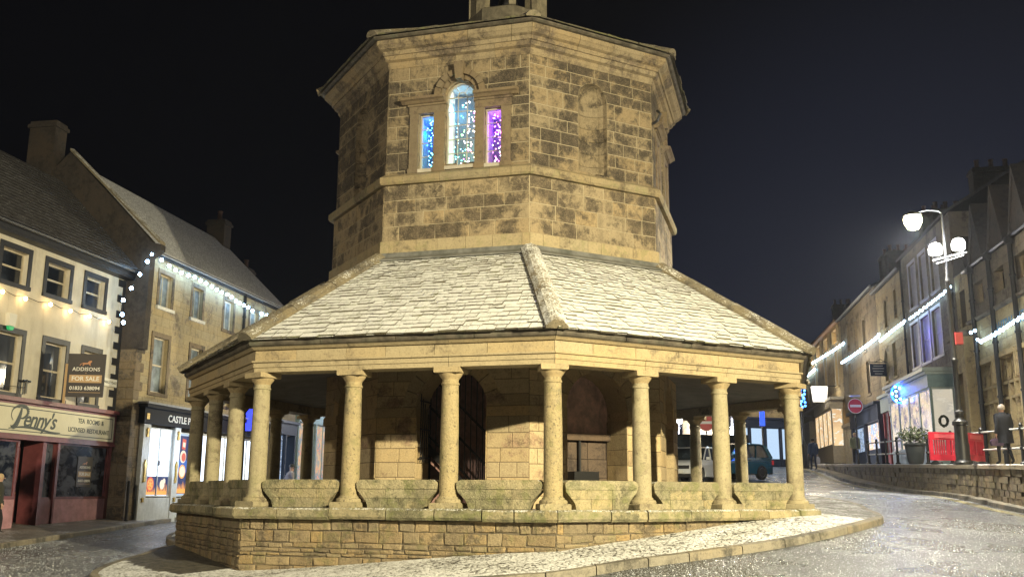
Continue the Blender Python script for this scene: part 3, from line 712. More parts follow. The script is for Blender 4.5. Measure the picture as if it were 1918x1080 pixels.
for k in (7, 1, 3, 5):
    F, L = face_frame(k, 4.40); b = MB()
    C_ = MU+0.07
    # pilasters, sills, hood cornices, arch
    for x0, x1 in ((MU-1.13,MU-0.93),(MU-0.55,MU-0.29),(C_+0.36,MU+0.64),(MU+1.04,MU+1.26)):
        b.cbox(x0, x1, -0.05, 0.05, 7.33, 8.72, 0.01, 0, None, F); b.box(x0-0.02, x1+0.02, -0.05, 0.07, 7.31, 7.42, 0, None, F)
    for x0, x1 in ((MU-1.15,MU-0.28),(C_+0.35,MU+1.28)):
        b.box(x0, x1, -0.05, 0.045, 8.724, 8.90, 0, None, F); b.box(x0-0.03, x1+0.03, -0.05, 0.07, 8.903, 8.95, 0, None, F)
        xs0, xs1 = (x0-0.16, x1+0.0) if x0 < MU-0.5 else (x0, x1+0.16)
        b.sweep([(-0.02,8.953),(0.10,8.953),(0.16,9.0),(0.22,9.02),(0.22,9.08),(-0.02,9.13)], [(lambda d, z, s=s: F @ Vector((s, d, z))) for s in (xs0, xs1)], 0, None)
    arch_ring(b, F, C_, 9.10, 0.36, 0.10, -0.04, 0.05, 7)
    arch_ring(b, F, C_, 9.10, 0.47, 0.13, -0.04, 0.12, 9, key=0.08)
    b.prism([(C_-0.07,9.42),(C_+0.07,9.42),(C_+0.12,9.84),(C_-0.12,9.84)], 0, 0.20, 0, 0.9, F)
    b.build('window_surround', [S_dress], cross)
    for i, (o, wd) in enumerate(zip(ven, ('turquoise','blue','violet'))):
        w = MB(); s0, s1 = o['cx']-o['hw'], o['cx']+o['hw']; zt = o['zs']; e = 0.03
        for a, c in ((s0, s0+e), (s1-e, s1)): w.box(a, c, -0.16, -0.09, o['zb'], zt, 0, None, F)
        w.box(s0+e+.001, s1-e-.001, -0.16, -0.09, o['zb'], o['zb']+0.035, 0, None, F)
        w.box(s0-0.03, s1+0.03, -0.05, 0.06, o['zb']-0.085, o['zb']-0.002, 0, None, F)
        nb = 5 if i == 0 else 4
        for j in range(1, nb): 
            z = o['zb'] + (zt-o['zb'])*j/nb; w.box(s0+e+.001, s1-e-.001, -0.135, -0.115, z-0.008, z+0.008, 0, None, F)
        if i == 0:
            w.box(s0+e+.001, s1-e-.001, -0.136, -0.114, zt-0.012, zt+0.012, 0, None, F)
            for x in (s0+0.25, s1-0.22): w.box(x-0.008, x+0.008, -0.137, -0.113, o['zb']+0.035, zt-0.012, 0, None, F)
            arch_ring(w, F, o['cx'], zt, 0.31, 0.034, -0.16, -0.09, 12, gap=0)
            arch_ring(w, F, o['cx'], zt+0.012, 0.10, 0.016, -0.135, -0.115, 10, gap=0)
            for an in (0.33, 0.67): 
                d = Vector((math.cos(PI*an), 0, math.sin(PI*an))); c = Vector((o['cx'], -0.125, zt))
                w.tube([F @ (c + d*0.11), F @ (c + d*0.315)], 0.009, 5)
        else: w.box(s0+e+.001, s1-e-.001, -0.16, -0.09, zt-0.03, zt-0.001, 0, None, F)
        fr = w.build('window', [M_wframe], cross)
        # white-painted window bay behind the glazing, so the coloured lights show on it
        w = MB(); zz = (zt + (0.35 if i == 0 else 0.0))
        w.add([(s0-.02,-0.2,o['zb']),(s1+.02,-0.2,o['zb']),(s1+.02,-0.75,o['zb']),(s0-.02,-0.75,o['zb']),(s0-.02,-0.2,zz),(s1+.02,-0.2,zz),(s1+.02,-0.75,zz),(s0-.02,-0.75,zz)],
              [(0,1,2,3),(4,5,6,7),(0,3,7,4),(1,2,6,5)], 0, 0.5, F)
        w.add([(s0-.02,-0.74,o['zb']),(s1+.02,-0.74,o['zb']),(s1+.02,-0.74,zz),(s0-.02,-0.74,zz)], [(0,1,2,3)], 1, 0.5, F)
        w.build('window_bay', [M_room, plain('dark_room', (0.26,0.29,0.33), 0.7)], fr)
        if k in (7, 1):
            nb = (100 if i == 0 else 60) if k == 7 else 16
            nm = {0:'tall middle', 1:'left', 2:'right'}[i]; cl = {0:'many coloured', 1:'blue', 2:'violet'}[i]
            side = 'window on the front of the tower' if k == 7 else 'window on the narrow right flank'
            ro = F @ Vector((o['cx'], -0.2, o['zb'])); root_ = thing('fairy_lights', '%s fairy lights in the %s %s' % (cl, nm, side), 'fairy lights', ro, 'fairy lights hanging in the tower windows')
            for _ in range(nb):
                fx = rnd.random()
                if i: fx = 0.30 + 0.68*fx**0.7
                else: fx = 0.18 + 0.80*fx**0.75
                x = s0 + (s1-s0)*fx; z = o['zb'] + 0.04 + (zt-o['zb']-0.10)*rnd.random(); 
                if i == 0:
                    q = fx + rnd.uniform(-.12,.12); z = min(z, 9.02)
                    mi = (1 if rnd.random() < .5 else 2) if q < 0.42 else (rnd.choice([2,3,0]) if q < 0.62 else rnd.choice([0,0,6,4,5,0]))
                elif i == 1: mi = rnd.choice([1,1,2])
                else: mi = rnd.choice([0,5,5,5,4])
                if mi not in fb_mesh: tmp = MB().ball(Vector((0,0,0)), 0.0115, 6).build('bulb', [bulbs[mi]], None); fb_mesh[mi] = tmp.data; bpy.data.objects.remove(tmp)
                q_ = bpy.data.objects.new('bulb', fb_mesh[mi]); COL.objects.link(q_); q_.parent = root_; q_.location = F @ Vector((x, -0.19-rnd.uniform(0,0.05), z)) - ro
            c3 = {0:(0.20,0.65,1.0),1:(0.0,0.13,1.0),2:(0.15,0.0,1.0)}[i]
            lp = F @ Vector((s0+0.06 if i != 2 else s1-0.08, -0.45, o['zb']+1.0 if i else 8.9)); lamp('window_glow', lp, c3, {0:6.0,1:6.0,2:6.5}[i]*(1 if k == 7 else 0.6), 0.08)
            if i == 0 and k == 7:
                lamp('window_glow', F @ Vector((s1-0.10, -0.35, 7.8)), (1.0,0.25,0.40), 0.9, 0.05); lamp('window_glow', F @ Vector((o['cx'], -0.4, 7.9)), (0.05,0.9,0.65), 2.2, 0.05)
# rainwater spout at the corner above the long side
b = MB(); p = cor(1, 4.45); e = (p - Vector((CX,CY,0))).normalized()
b.tube([p + Vector((0,0,8.9)), p + e*0.12 + Vector((0,0,8.95)), p + e*0.2 + Vector((0,0,9.1)), p + e*0.12 + Vector((0,0,9.2))], 0.035, 6); b.build('iron_hook', [M_iron], cross)
# ------------------------------------------------------------------ traffic island with snow-covered cobbles
kp = [(1652,970),(1625,953),(1590,938),(1530,929)]
front = [(163,1077),(233,1045),(270,1035),(297,1024),(338,1018)]
fr2 = [(1100,1062),(1207,1047),(1352,1028),(1433,1017),(1539,998),(1612,981)]
pts = {}
def addp(p): pts[math.atan2(p.x-CX, -(p.y-CY))] = math.hypot(p.x-CX, p.y-CY)
for q in kp + front + fr2: addp(ground_hit(q[0], q[1], 0.12))
for x, y in ((-6.5,16.6),(-4.0,15.3),(-1.2,14.8),(0.9,14.9),(-9.2,27.0),(-8.0,31.5),(-4,34.2),(0,34.6),(4,33.5),(7.0,30.5),(8.6,27.5)): addp(Vector((x, y, 0)))
ang = sorted(pts); rr = [pts[a] for a in ang]
KR = lambda a: float(np.interp(((a - ang[0]) % (2*PI)) + ang[0], ang + [ang[0]+2*PI], rr + [rr[0]]))
NA = 360
sm = [np.mean([KR(-PI + 2*PI*((i+d) % NA)/NA) for d in (-3,-2,-1,0,1,2,3)]) for i in range(NA)]
def ipt(i, r, dz=0.0):
    a = -PI + 2*PI*(i % NA)/NA; x, y = CX + math.sin(a)*r, CY - math.cos(a)*r; return x, y
isl = MB(); NR = 18; cov = []
for i in range(NA):
    a = -PI + 2*PI*i/NA; r0 = 7.25
    for j in range(NR+1):
        r = r0 + (sm[i]-0.14-r0)*j/NR; x, y = ipt(i, r); isl.v.append((x, y, G(x, y) + 0.12))
for i in range(NA):
    for j in range(NR): isl.f.append((i*(NR+1)+j, i*(NR+1)+j+1, ((i+1) % NA)*(NR+1)+j+1, ((i+1) % NA)*(NR+1)+j)); isl.m.append(0); isl.t.append(0.5)
io = isl.build('traffic_island', [M_cob], smooth=True); tag(io, kind='structure')
at = io.data.attributes.new('cover', 'FLOAT', 'POINT'); cv = []
for v in io.data.vertices:
    a = math.atan2(v.co.x-CX, -(v.co.y-CY)); r = math.hypot(v.co.x-CX, v.co.y-CY)
    # dark strip by the left walls paints the cross's shade, thin cover at the right tip
    sh = 0.02 if (a < -0.72 and r < 8.7) else (0.33 if a < -0.72 else 0.33)
    if a > 0.95: sh = 0.22
    cv.append(sh)
at.data.foreach_set('value', cv)
kb = MB(); i = 0
def kfr(i): 
    def q(dr, dz):
        x, y = ipt(i, sm[int(i) % NA] + dr) if False else (CX + math.sin(-PI+2*PI*i/NA)*(np.interp(i % NA, range(NA+1), sm+[sm[0]])+dr), CY - math.cos(-PI+2*PI*i/NA)*(np.interp(i % NA, range(NA+1), sm+[sm[0]])+dr))
        return Vector((x, y, G(x, y) + dz))
    return q
while i < NA:
    st = rnd.choice([5, 6, 7]); st = min(st, NA - i); g = 0.06
    kb.sweep([(-0.15,-0.15),(-0.15,0.128),(-0.02,0.13),(0.0,0.11),(0.012,-0.15)], [kfr(i+g), kfr(i+st*0.5), kfr(i+st-g)], 0, None); i += st
tag(kb.build('kerb', [M_kerb]), kind='structure')
# ------------------------------------------------------------------ street building helpers
M_glass = glass_dark()
def dial(*c): return c
def solid(b, F, s0, s1, d0, d1, z0, z1, mat=0, tone=None): b.box(s0, s1, min(d0,d1), max(d0,d1), z0, z1, mat, tone, F)
def window(parent, F, o, depth=0.14, fm=None, pane=None, bars=(1,2), sur=None, sill=None, fw=0.05, sash=True, curtain=None):
    "o: opening dict (rectangular). frame > pane, surround, sill"
    s0, s1, z0, z1 = o['cx']-o['hw'], o['cx']+o['hw'], o['zb'], o['zs']
    w = MB(); d1 = -depth; d0 = d1 - 0.06
    solid(w, F, s0, s0+fw, d0, d1, z0, z1); solid(w, F, s1-fw, s1, d0, d1, z0, z1)
    solid(w, F, s0+fw+.001, s1-fw-.001, d0, d1-.002, z0, z0+fw*1.2); solid(w, F, s0+fw+.001, s1-fw-.001, d0, d1-.002, z1-fw, z1)
    nx, nz = bars
    for i in range(1, nx): x = s0 + (s1-s0)*i/nx; solid(w, F, x-0.014, x+0.014, d0+.012, d1-.012, z0+fw*1.2, z1-fw)
    for i in range(1, nz): z = z0 + (z1-z0)*i/nz; h = 0.028 if (nz == 2) else 0.014; solid(w, F, s0+fw+.001, s1-fw-.001, d0+.008, d1-.006, z-h, z+h)
    fr = w.build('window', [fm or M_wframe], parent)
    p = MB(); p.add([(s0+.01,d0+.02,z0+.01),(s1-.01,d0+.02,z0+.01),(s1-.01,d0+.02,z1-.01),(s0+.01,d0+.02,z1-.01)], [(0,1,2,3)], 0, None, F)
    p.build('pane', [pane or M_glass], fr)
    if sur:
        sw, sm_, pr = sur; q = MB()
        q.cbox(s0-sw, s0, 0.0, pr, z0, z1, 0.008, 0, None, F); q.cbox(s1, s1+sw, 0.0, pr, z0, z1, 0.008, 0, None, F); q.cbox(s0-sw, s1+sw, 0.0, pr+.003, z1, z1+sw*1.1, 0.008, 0, None, F)
        q.build('surround', [sm_], fr)
    if sill:
        sm_, sp = sill; q = MB(); q.cbox(s0-0.16, s1+0.16, -depth, sp, z0-0.12, z0-0.002, 0.01, 0, None, F); q.build('sill', [sm_], fr)
    return fr
def op(s0, s1, z0, z1): return dict(cx=(s0+s1)/2, hw=abs(s1-s0)/2, zb=z0, zs=z1)
def wall(parent, F, s0, s1, z0, z1, ops, mats, ch=0.3, lm=0.6, rough=True, name='wall', proud=0.012, depth=7.0, rev=0.2, wob=0.0, gap=0.012):
    b = MB()
    if rough: ashlar(b, F, s1-s0, z0, z1, ops, ch=ch, lm=lm, s0=s0, proud=proud, gap=gap, wob=wob)
    else: ashlar(b, F, s1-s0, z0, z1, ops, ch=max(0.5,(z1-z0)/6), lm=50, s0=s0, proud=0)
    for o in ops: reveal(b, F, o, rev, 0, 0.4)
    # flanks and back
    for s in (s0, s1): b.add([(s,0,z0),(s,-depth,z0),(s,-depth,z1),(s,0,z1)], [(0,1,2,3)], 0, 0.5, F)
    b.add([(s0,-depth,z0),(s1,-depth,z0),(s1,-depth,z1),(s0,-depth,z1)], [(0,1,2,3)], 0, 0.5, F)
    if not rough: b.t = [0.5 if q < 0 else q for q in b.t]
    return b.build(name, mats, parent)
def gable_roof(parent, F, s0, s1, d_eave, z_eave, d_ridge, z_ridge, mat, th=0.12, back=True, rows=0, name='roof'):
    b = MB(); db = 2*d_ridge - d_eave
    pr = [(d_eave, z_eave), (d_ridge, z_ridge), (db, z_eave), (db, z_eave-th), (d_ridge, z_ridge-th*1.3), (d_eave, z_eave-th)]
    b.sweep(pr, [(lambda d, z, s=s: F @ Vector((s, d, z))) for s in (s0, s1)], 0, 0.4)
    if rows:
        sl = Vector((0, d_ridge-d_eave, z_ridge-z_eave)); L = sl.length; nr = Vector((0, -sl.z, sl.y)); nr = nr/nr.length
        if nr.z < 0: nr = -nr
        n = int(L/rows); 
        for i in range(n):
            h0, h1 = i/n, (i+1.02)/n; s = s0
            while s < s1:
                w = rnd.uniform(0.3, 0.7)*rows*2.2; e = min(s+w, s1); up = rnd.uniform(0.02, 0.04)
                P = lambda s_, h, o: F @ (Vector((s_, d_eave, z_eave)) + sl*min(h,1) + nr*o)
                b.add([P(s+.004,h0,up),P(e-.004,h0,up),P(e-.004,h1,.006),P(s+.004,h1,.006),P(s+.004,h0,0),P(e-.004,h0,0)], [(0,1,2,3),(0,4,5,1)], 0, None); s = e
    return b.build(name, [mat], parent)
def chimney(parent, F, s, d, z0, z1, w=0.9, dp=0.6, pots=2, mat=None, pot=None, rot=False):
    b = MB(); M = F @ Matrix.Translation((s, d, 0))
    b.box(-w/2, w/2, -dp/2, dp/2, z0, z1-0.25, 0, 0.4, M); b.box(-w/2-.06, w/2+.06, -dp/2-.06, dp/2+.06, z1-0.25, z1-0.12, 0, 0.6, M); b.box(-w/2, w/2, -dp/2, dp/2, z1-0.12, z1, 0, 0.5, M)
    c = b.build('chimney', [mat or S_blk], parent)
    for i in range(pots):
        p = MB()
        a = (-w/2 + w*(i+0.5)/pots) if w > dp else 0; e = 0 if w > dp else (-dp/2 + dp*(i+0.5)/pots)
        p.lathe([(0.13,z1),(0.12,z1+0.1),(0.10,z1+0.4),(0.13,z1+0.42),(0.13,z1+0.48),(0.09,z1+0.49)], 10, 0, 0.5, M @ Matrix.Translation((a, e, 0)))
        p.build('chimney_pot', [plain('clay_pot', (0.07,0.035,0.025), 0.8, var=0.3)], c, smooth=True)
    return c
def pipe(parent, F, s, d, z0, z1, r=0.055, name='drainpipe', hop=False):
    b = MB(); b.tube([F @ Vector((s,d,z0)), F @ Vector((s,d,z1))], r, 8)
    z = z0+0.5
    while z < z1: b.tube([F @ Vector((s,d,z-.04)), F @ Vector((s,d,z+.04))], r*1.35, 8); z += 1.9
    if hop: b.prism([(s-.10,z1-.25),(s+.10,z1-.25),(s+.17,z1),(s-.17,z1)], d-.10, d+.12, 0, .5, F)
    return b.build(name, [M_iron], parent, smooth=True)
def body_base(F, s, d=0): p = F @ Vector((s, d, 0)); return (p.x, p.y, G(p.x, p.y))

# ------------------------------------------------------------------ LEFT SIDE OF THE SQUARE
AL = math.radians(10.1)
FL = frame((-13.4, 33.0), (math.sin(AL), math.cos(AL)), (math.cos(AL), -math.sin(AL)))
M_cream = plain('cream_render', (0.64,0.59,0.48), 0.85, var=0.12, sc=1.5, bstr=0.3, dirt=(0.36,0.30,0.20,0.5))
M_charc = plain('charcoal_paint', (0.020,0.021,0.026), 0.5, var=0.3, sc=8)
M_sash = plain('sash_cream_paint', (0.55,0.48,0.36), 0.5, var=0.15)
M_maroon = plain('maroon_paint', (0.17,0.05,0.055), 0.4, var=0.25, sc=5)
M_pinkr = plain('worn_pink_render', (0.46,0.24,0.27), 0.75, var=0.25, sc=3, bstr=0.4, dirt=(0.50,0.32,0.33,0.7))
M_roofslate = plain('frosted_slates', (0.055,0.052,0.055), 0.75, var=0.3, sc=8, bstr=0.4, dirt=(0.11,0.11,0.12,0.6), snow=0.10)
M_roofsnow = plain('snow_covered_slates', (0.42,0.43,0.46), 0.8, var=0.15, sc=1.5, bstr=0.2, snow=0.45)
tea = thing('tea_room_building', 'cream rendered building with dark window surrounds and a maroon tea room shopfront', 'building', body_base(FL, -4))
s_l = -13
opsT = []
up_w = [(-6.22,-5.10),(-4.20,-3.09),(-2.22,-1.20)]; lo_w = [(-6.1,-5.0),(-3.95,-2.92),(-2.0,-1.15)]
ops = [op(a, c, 6.12, 7.08) for a, c in up_w] + [op(a, c, 3.0, 4.68) for a, c in lo_w]
wall(tea, FL, s_l, 0.0, 2.0, 7.40, ops, [M_cream], rough=False, depth=6.5)
for i, o in enumerate(ops):
    window(tea, FL, o, 0.15, M_sash, None, (1,2), (0.15, M_charc, 0.03), (M_charc, 0.07))
b = MB(); solid(b, FL, s_l, -0.0, 0.0, 0.36, 7.40, 7.46); solid(b, FL, s_l, -0.0, 0.30, 0.38, 7.462, 7.66); b.tube([FL @ Vector((s_l,0.46,7.66)), FL @ Vector((0.0,0.46,7.66))], 0.07, 8); b.build('gutter', [M_charc], tea)
zr = hit(FL, 0, 281, -2.9)[1]
rt = gable_roof(tea, FL, s_l, -0.02, 0.50, 7.72, -2.9, zr, M_roofslate, rows=0.22)
b = MB()
z = 2.8; i = 0
while z < 7.3:
    if i % 2 == 0: solid(b, FL, -0.42, 0.02, 0.0, 0.03, z, z+0.24)
    z += 0.27; i += 1
solid(b, FL, -0.14, 0.022, 0.0, 0.032, 2.0, 7.38); b.build('quoins', [M_charc], tea)
# shopfront
sf = MB(); solid(sf, FL, s_l, 0.0, 0.0, 0.22, 2.76, 2.88); solid(sf, FL, s_l, -0.02, 0.0, 0.12, 1.78, 2.757); solid(sf, FL, s_l, -0.0, 0.0, 0.15, 1.70, 1.778)
solid(sf, FL, s_l, 0.0, -0.3, 0.0, 1.2+0.5, 2.0)
sf = sf.build('shopfront', [M_maroon], tea)
M_fascia = plain('cream_fascia', (0.66,0.62,0.45), 0.5, var=0.06, sc=2)
M_ink = plain('dark_green_lettering', (0.03,0.045,0.035), 0.5)
b = MB(); solid(b, FL, s_l, -0.14, 0.121, 0.135, 1.86, 2.68); fs_ = b.build('fascia_board', [M_fascia], sf)
b = MB()
for z0, z1 in ((1.93,1.955),(2.585,2.61)): solid(b, FL, s_l, -0.24, 0.1355, 0.140, z0, z1)
solid(b, FL, -0.262, -0.237, 0.1355, 0.140, 1.93, 2.61); b.build('fascia_border', [M_ink], fs_)
text("enny's", 0.66, FL, -4.02, 2.28, 0.137, M_ink, fs_, shear=0.38, ext=0.004, sx=1.02, spacing=0.90, bold=0.010)
def stroke(b, pts, F, d, w0=0.03, mat=0):
    "calligraphic stroke as a flat ribbon"
    n = 24; P = [Vector((p[0], p[1])) for p in pts]; out = []
    m = len(P)-1
    for i in range(n+1):
        u = i/n*m; k = min(int(u), m-1); f = u-k
        p0, p1, p2, p3 = P[max(k-1,0)], P[k], P[k+1], P[min(k+2,m)]
        out.append(0.5*((2*p1) + (p2-p0)*f + (2*p0-5*p1+4*p2-p3)*f*f + (3*p1-p0-3*p2+p3)*f**3))
    for i in range(n):
        a, c = out[i], out[i+1]; w = w0*(0.35+0.65*math.sin(PI*(i+.5)/n)); t_ = (c-a); 
        if t_.length < 1e-6: continue
        nn = Vector((-t_.y, t_.x)).normalized()*w/2 + Vector((w*0.25, 0)); 
        b.add([(a.x-nn.x,d,a.y-nn.y),(a.x+nn.x,d,a.y+nn.y),(c.x+nn.x,d,c.y+nn.y),(c.x-nn.x,d,c.y-nn.y)], [(0,1,2,3)], mat, .5, F)
b = MB()
stroke(b, [(-4.86,2.58),(-4.92,2.35),(-5.05,2.10),(-5.2,2.02),(-5.27,2.08)], FL, 0.142, 0.12)
stroke(b, [(-5.18,2.22),(-5.28,2.36),(-5.20,2.56),(-4.9,2.66),(-4.62,2.60),(-4.58,2.44),(-4.75,2.31),(-4.95,2.30)], FL, 0.1425, 0.085)
stroke(b, [(-5.35,1.99),(-4.8,2.055),(-4.2,2.05),(-3.5,1.98),(-3.0,1.985)], FL, 0.143, 0.07)
b.build('lettering', [M_ink], fs_)
text('TEA  ROOMS  &', 0.21, FL, -1.45, 2.42, 0.137, M_ink, fs_, ext=0.004, sx=0.95, bold=0.003)
text('LICENSED  RESTAURANT', 0.20, FL, -1.52, 2.13, 0.137, M_ink, fs_, ext=0.004, sx=0.98, bold=0.003)
# shop windows, door, stall riser
def shopwin(parent, F, s0, s1, z0, z1, d, fm, pane, mull=(), name='shop_window', fw=0.07):
    w = MB()
    for a, c in [(s0, s0+fw), (s1-fw, s1)] + [(m-fw/2, m+fw/2) for m in mull]: solid(w, F, a, c, d-0.08, d, z0, z1)
    solid(w, F, s0+.001, s1-.001, d-0.08, d-.002, z1-fw, z1-.001); solid(w, F, s0+.001, s1-.001, d-0.08, d+0.02, z0, z0+fw)
    fr = w.build(name, [fm], parent); p = MB()
    p.add([(s0+.02,d-.045,z0+.02),(s1-.02,d-.045,z0+.02),(s1-.02,d-.045,z1-.02),(s0+.02,d-.045,z1-.02)], [(0,1,2,3)], 0, .5, F)
    p.build('pane', [pane], fr); return fr
def tea_glass():
    m, t, b_ = base_mat('tea_room_glass'); p, g = geo(t, (1,1,1.6)); n = noise(t, 1.7, 3, 0.6, p, 0.6)
    c = mixc(t, mrange(t, n, 0.42, 0.58), (0.012,0.016,0.03), (0.09,0.10,0.13)); lk(t, c, b_.inputs['Base Color'])  # pale patches in the colour stand for reflections
    b_.inputs['Roughness'].default_value = 0.08; b_.inputs['Emission Strength'].default_value = 0.0; return m
M_tg = tea_glass()
shopwin(sf, FL, -12.9, -4.62, 0.02, 1.72, 0.02, M_maroon, M_tg, (-6.5,), fw=0.09)
shopwin(sf, FL, -2.80, -0.16, 0.02, 1.72, 0.02, M_maroon, M_tg, (), fw=0.07)
shopwin(sf, FL, -3.45, -2.86, 0.0, 1.72, -0.05, M_maroon, M_tg, ())
b = MB(); solid(b, FL, -3.60, -3.44, -0.6, 0.05, -1.0, 1.7); solid(b, FL, -2.87, -2.80, -0.1, 0.04, -1.0, 1.7); solid(b, FL, -3.44, -2.87, -0.1, 0.0, -1.0, 0.0); b.build('pilaster', [M_maroon], sf)
b = MB(); solid(b, FL, -4.62, -3.60, -0.75, -0.70, -1.0, 1.70); 
dr = b.build('door', [M_maroon], sf)
b = MB(); solid(b, FL, -4.45, -3.78, -0.699, -0.69, -0.1, 1.1); b.build('pane', [M_tg], dr)
b = MB(); b.ball(FL @ Vector((-3.72,-0.66,0.2)), 0.04, 8); b.build('handle', [plain('brass', (0.6,0.42,0.15), 0.3, 0.9)], dr)
b = MB(); solid(b, FL, s_l, -4.62, -0.3, 0.03, -1.6, 0.018); solid(b, FL, -2.80, -0.10, -0.3, 0.03, -1.4, 0.018); b.build('stall_riser', [M_pinkr], sf)
b = MB(); solid(b, FL, -0.16, 0.0, -0.3, 0.04, -1.6, 1.70); b.build('end_pilaster', [M_maroon], sf)
b = MB(); solid(b, FL, s_l, 0, -6, -1.1, -1.6, 2.0); b.build('back_room', [M_charc], sf)
# poster in the window repeats the board
M_bd = plain('sale_board_dark', (0.045,0.038,0.036), 0.5, var=0.1); M_tan = plain('sale_board_tan', (0.50,0.33,0.17), 0.5); M_wt = plain('white_lettering', (0.80,0.78,0.72), 0.5)
M_copper = plain('copper_emblem', (0.50,0.24,0.12), 0.5)
def sale_board(parent, F, w, h, d):
    b = MB(); b.cbox(-w/2, w/2, -0.02, d, -h/2, h/2, 0.01, 0, .5, F); bd = b.build('board', [M_bd], parent)
    b = MB(); solid(b, F, -w*0.43, w*0.43, d, d+0.006, -h*0.17, h*0.01); b.build('banner', [M_tan], bd)
    text('ADDISONS', 0.155*w/1.08, F, 0, h*0.14, d+0.003, M_wt, bd, ext=0.004, bold=0.002, spacing=1.05)
    text('FOR SALE', 0.185*w/1.08, F, 0, -h*0.08, d+0.008, M_wt, bd, ext=0.004, bold=0.004)
    text('01833 638094', 0.150*w/1.08, F, 0, -h*0.30, d+0.003, M_wt, bd, ext=0.004, bold=0.003)
    b = MB(); q = w/1.08   # small walking lion emblem
    for pts in ([(-.14,.40),(-.10,.42),(.02,.42),(.06,.47),(.12,.49),(.15,.46),(.12,.42),(.10,.39),(.12,.34),(.09,.34),(.06,.38),(-.06,.37),(-.09,.33),(-.12,.33),(-.10,.38)], [(-.14,.40),(-.18,.38),(-.20,.33),(-.18,.33),(-.165,.37),(-.13,.385)]):
        b.prism([(x*q, (z-0.04)*q) for x, z in pts], d, d+0.005, 0, .5, F)
    b.build('emblem', [M_copper], bd)
    b = MB(); solid(b, F, -w*0.42, w*0.42, d, d+0.004, -h*0.40, -h*0.39); solid(b, F, -.01, .01, d, d+.004, h*.045, h*.065); b.build('rule', [M_tan], bd); return bd
fb = FL @ Vector((-2.95, 0.12, 3.77)); da = math.radians(82)
tb = Vector((math.sin(da), math.cos(da), 0)); nb = Vector((math.cos(da), -math.sin(da), 0)); 
FB = frame((0,0), (tb.x, tb.y), (nb.x*1.0, nb.y)); 
FB.translation = fb + tb*0.58
sb = thing('for_sale_board', 'dark estate agent for sale board jutting out above the cream tea room fascia', 'sign', fb)
sale_board(sb, FB, 1.12, 1.34, 0.02)
b = MB(); b.box(-0.035,0.035,-0.03,0.03,-1.0,0.35,0,.5, Matrix.Translation(fb)); b.build('post', [M_tan], sb)
b = MB(); solid(b, FL, -2.2, -1.2, -0.02, 0.0, 0.25, 1.25) if False else None
FP = FL @ Matrix.Translation((-1.35, -0.01, 0.86))
ps = thing('for_sale_poster', 'dark for sale poster with white lettering hanging inside the tea room window', 'poster', tuple(FP.translation))
sale_board(ps, FP, 0.78, 0.95, 0.01)
# alarm box, wall bracket, street name
M_plastic = plain('white_plastic', (0.7,0.68,0.6), 0.4)
s_, z_ = hit(FL, 22, 600, 0.1); al = thing('burglar_alarm', 'small cream burglar alarm box with a green light on the tea room wall', 'alarm box', tuple(FL @ Vector((s_, 0.05, z_))))
b = MB(); b.prism([(s_-.12,z_-.16),(s_+.12,z_-.16),(s_+.16,z_+.20),(s_-.16,z_+.20)], 0.002, 0.14, 0, .5, FL); b.build('casing', [M_plastic], al)
b = MB(); b.prism([(s_-.12,z_-.17),(s_+.12,z_-.17),(s_+.07,z_-.27),(s_-.07,z_-.27)], 0.002, 0.12, 0, .5, FL); b.build('lens', [emit('green_led', (0.05,0.9,0.25), .45)], al)
s_, z_ = hit(FL, 55, 722, 0.2); b = MB(); b.tube([FL @ Vector((s_,0.0,z_+.14)), FL @ Vector((s_,0.0,z_-.25))], .025, 6); b.tube([FL @ Vector((s_-.16,.1,z_+.14)), FL @ Vector((s_+.16,.1,z_+.14))], .03, 6); b.tube([FL @ Vector((s_,0.1,z_+.18)), FL @ Vector((s_,0.1,z_-.22))], .03, 6)
b.tube([FL @ Vector((s_-3,.1,z_+.05)), FL @ Vector((s_-1.4,.1,z_-.10)), FL @ Vector((s_,.1,z_-.05))], .008, 4); b.tube([FL @ Vector((s_-.3,.1,z_-.08)), FL @ Vector((s_-.32,.1,z_-.35))], .012, 4)
tag(b.build('wall_bracket', [M_iron]), 'small black iron bracket with a wire on the cream wall above the fascia', 'bracket')
s_, z_ = hit(FL, 206, 716, 0.05); sg = thing('street_name_plate', 'small pale street name plate beside the black quoins of the tea room', 'sign', tuple(FL @ Vector((s_, .03, z_))))
b = MB(); b.cbox(s_-.40, s_+.40, .035, .055, z_-.13, z_+.13, .01, 0, .5, FL); b.build('plate', [M_plastic], sg); text('MARKET PLACE', .12, FL, s_, z_, .057, M_ink, sg, ext=.003, sx=.9)
# warm festoon
wb = emit('warm_bulb', (1.0,0.66,0.28), 42)
fest = [(-38,531),(5,546),(48,559),(95,570),(132,582),(168,592),(204,602)]
P3 = [(lambda q: FL @ Vector((q[0], 0.16, q[1])))(hit(FL, u, v, 0.16)) for u, v in fest]
ft = thing('warm_festoon_lights', 'string of warm white bulbs sagging across the cream tea room wall', 'string lights', P3[3])
b = MB()
for a, c in zip(P3, P3[1:]): b.tube([a + Vector((0,0,.06)), (a+c)/2 + Vector((0,0,-.01)), c + Vector((0,0,.06))], .010, 4)
b.build('cable', [M_iron], ft)
for p in P3:
    b = MB(); b.ball(p, 0.055, 8); b.build('bulb', [wb], ft, smooth=True)
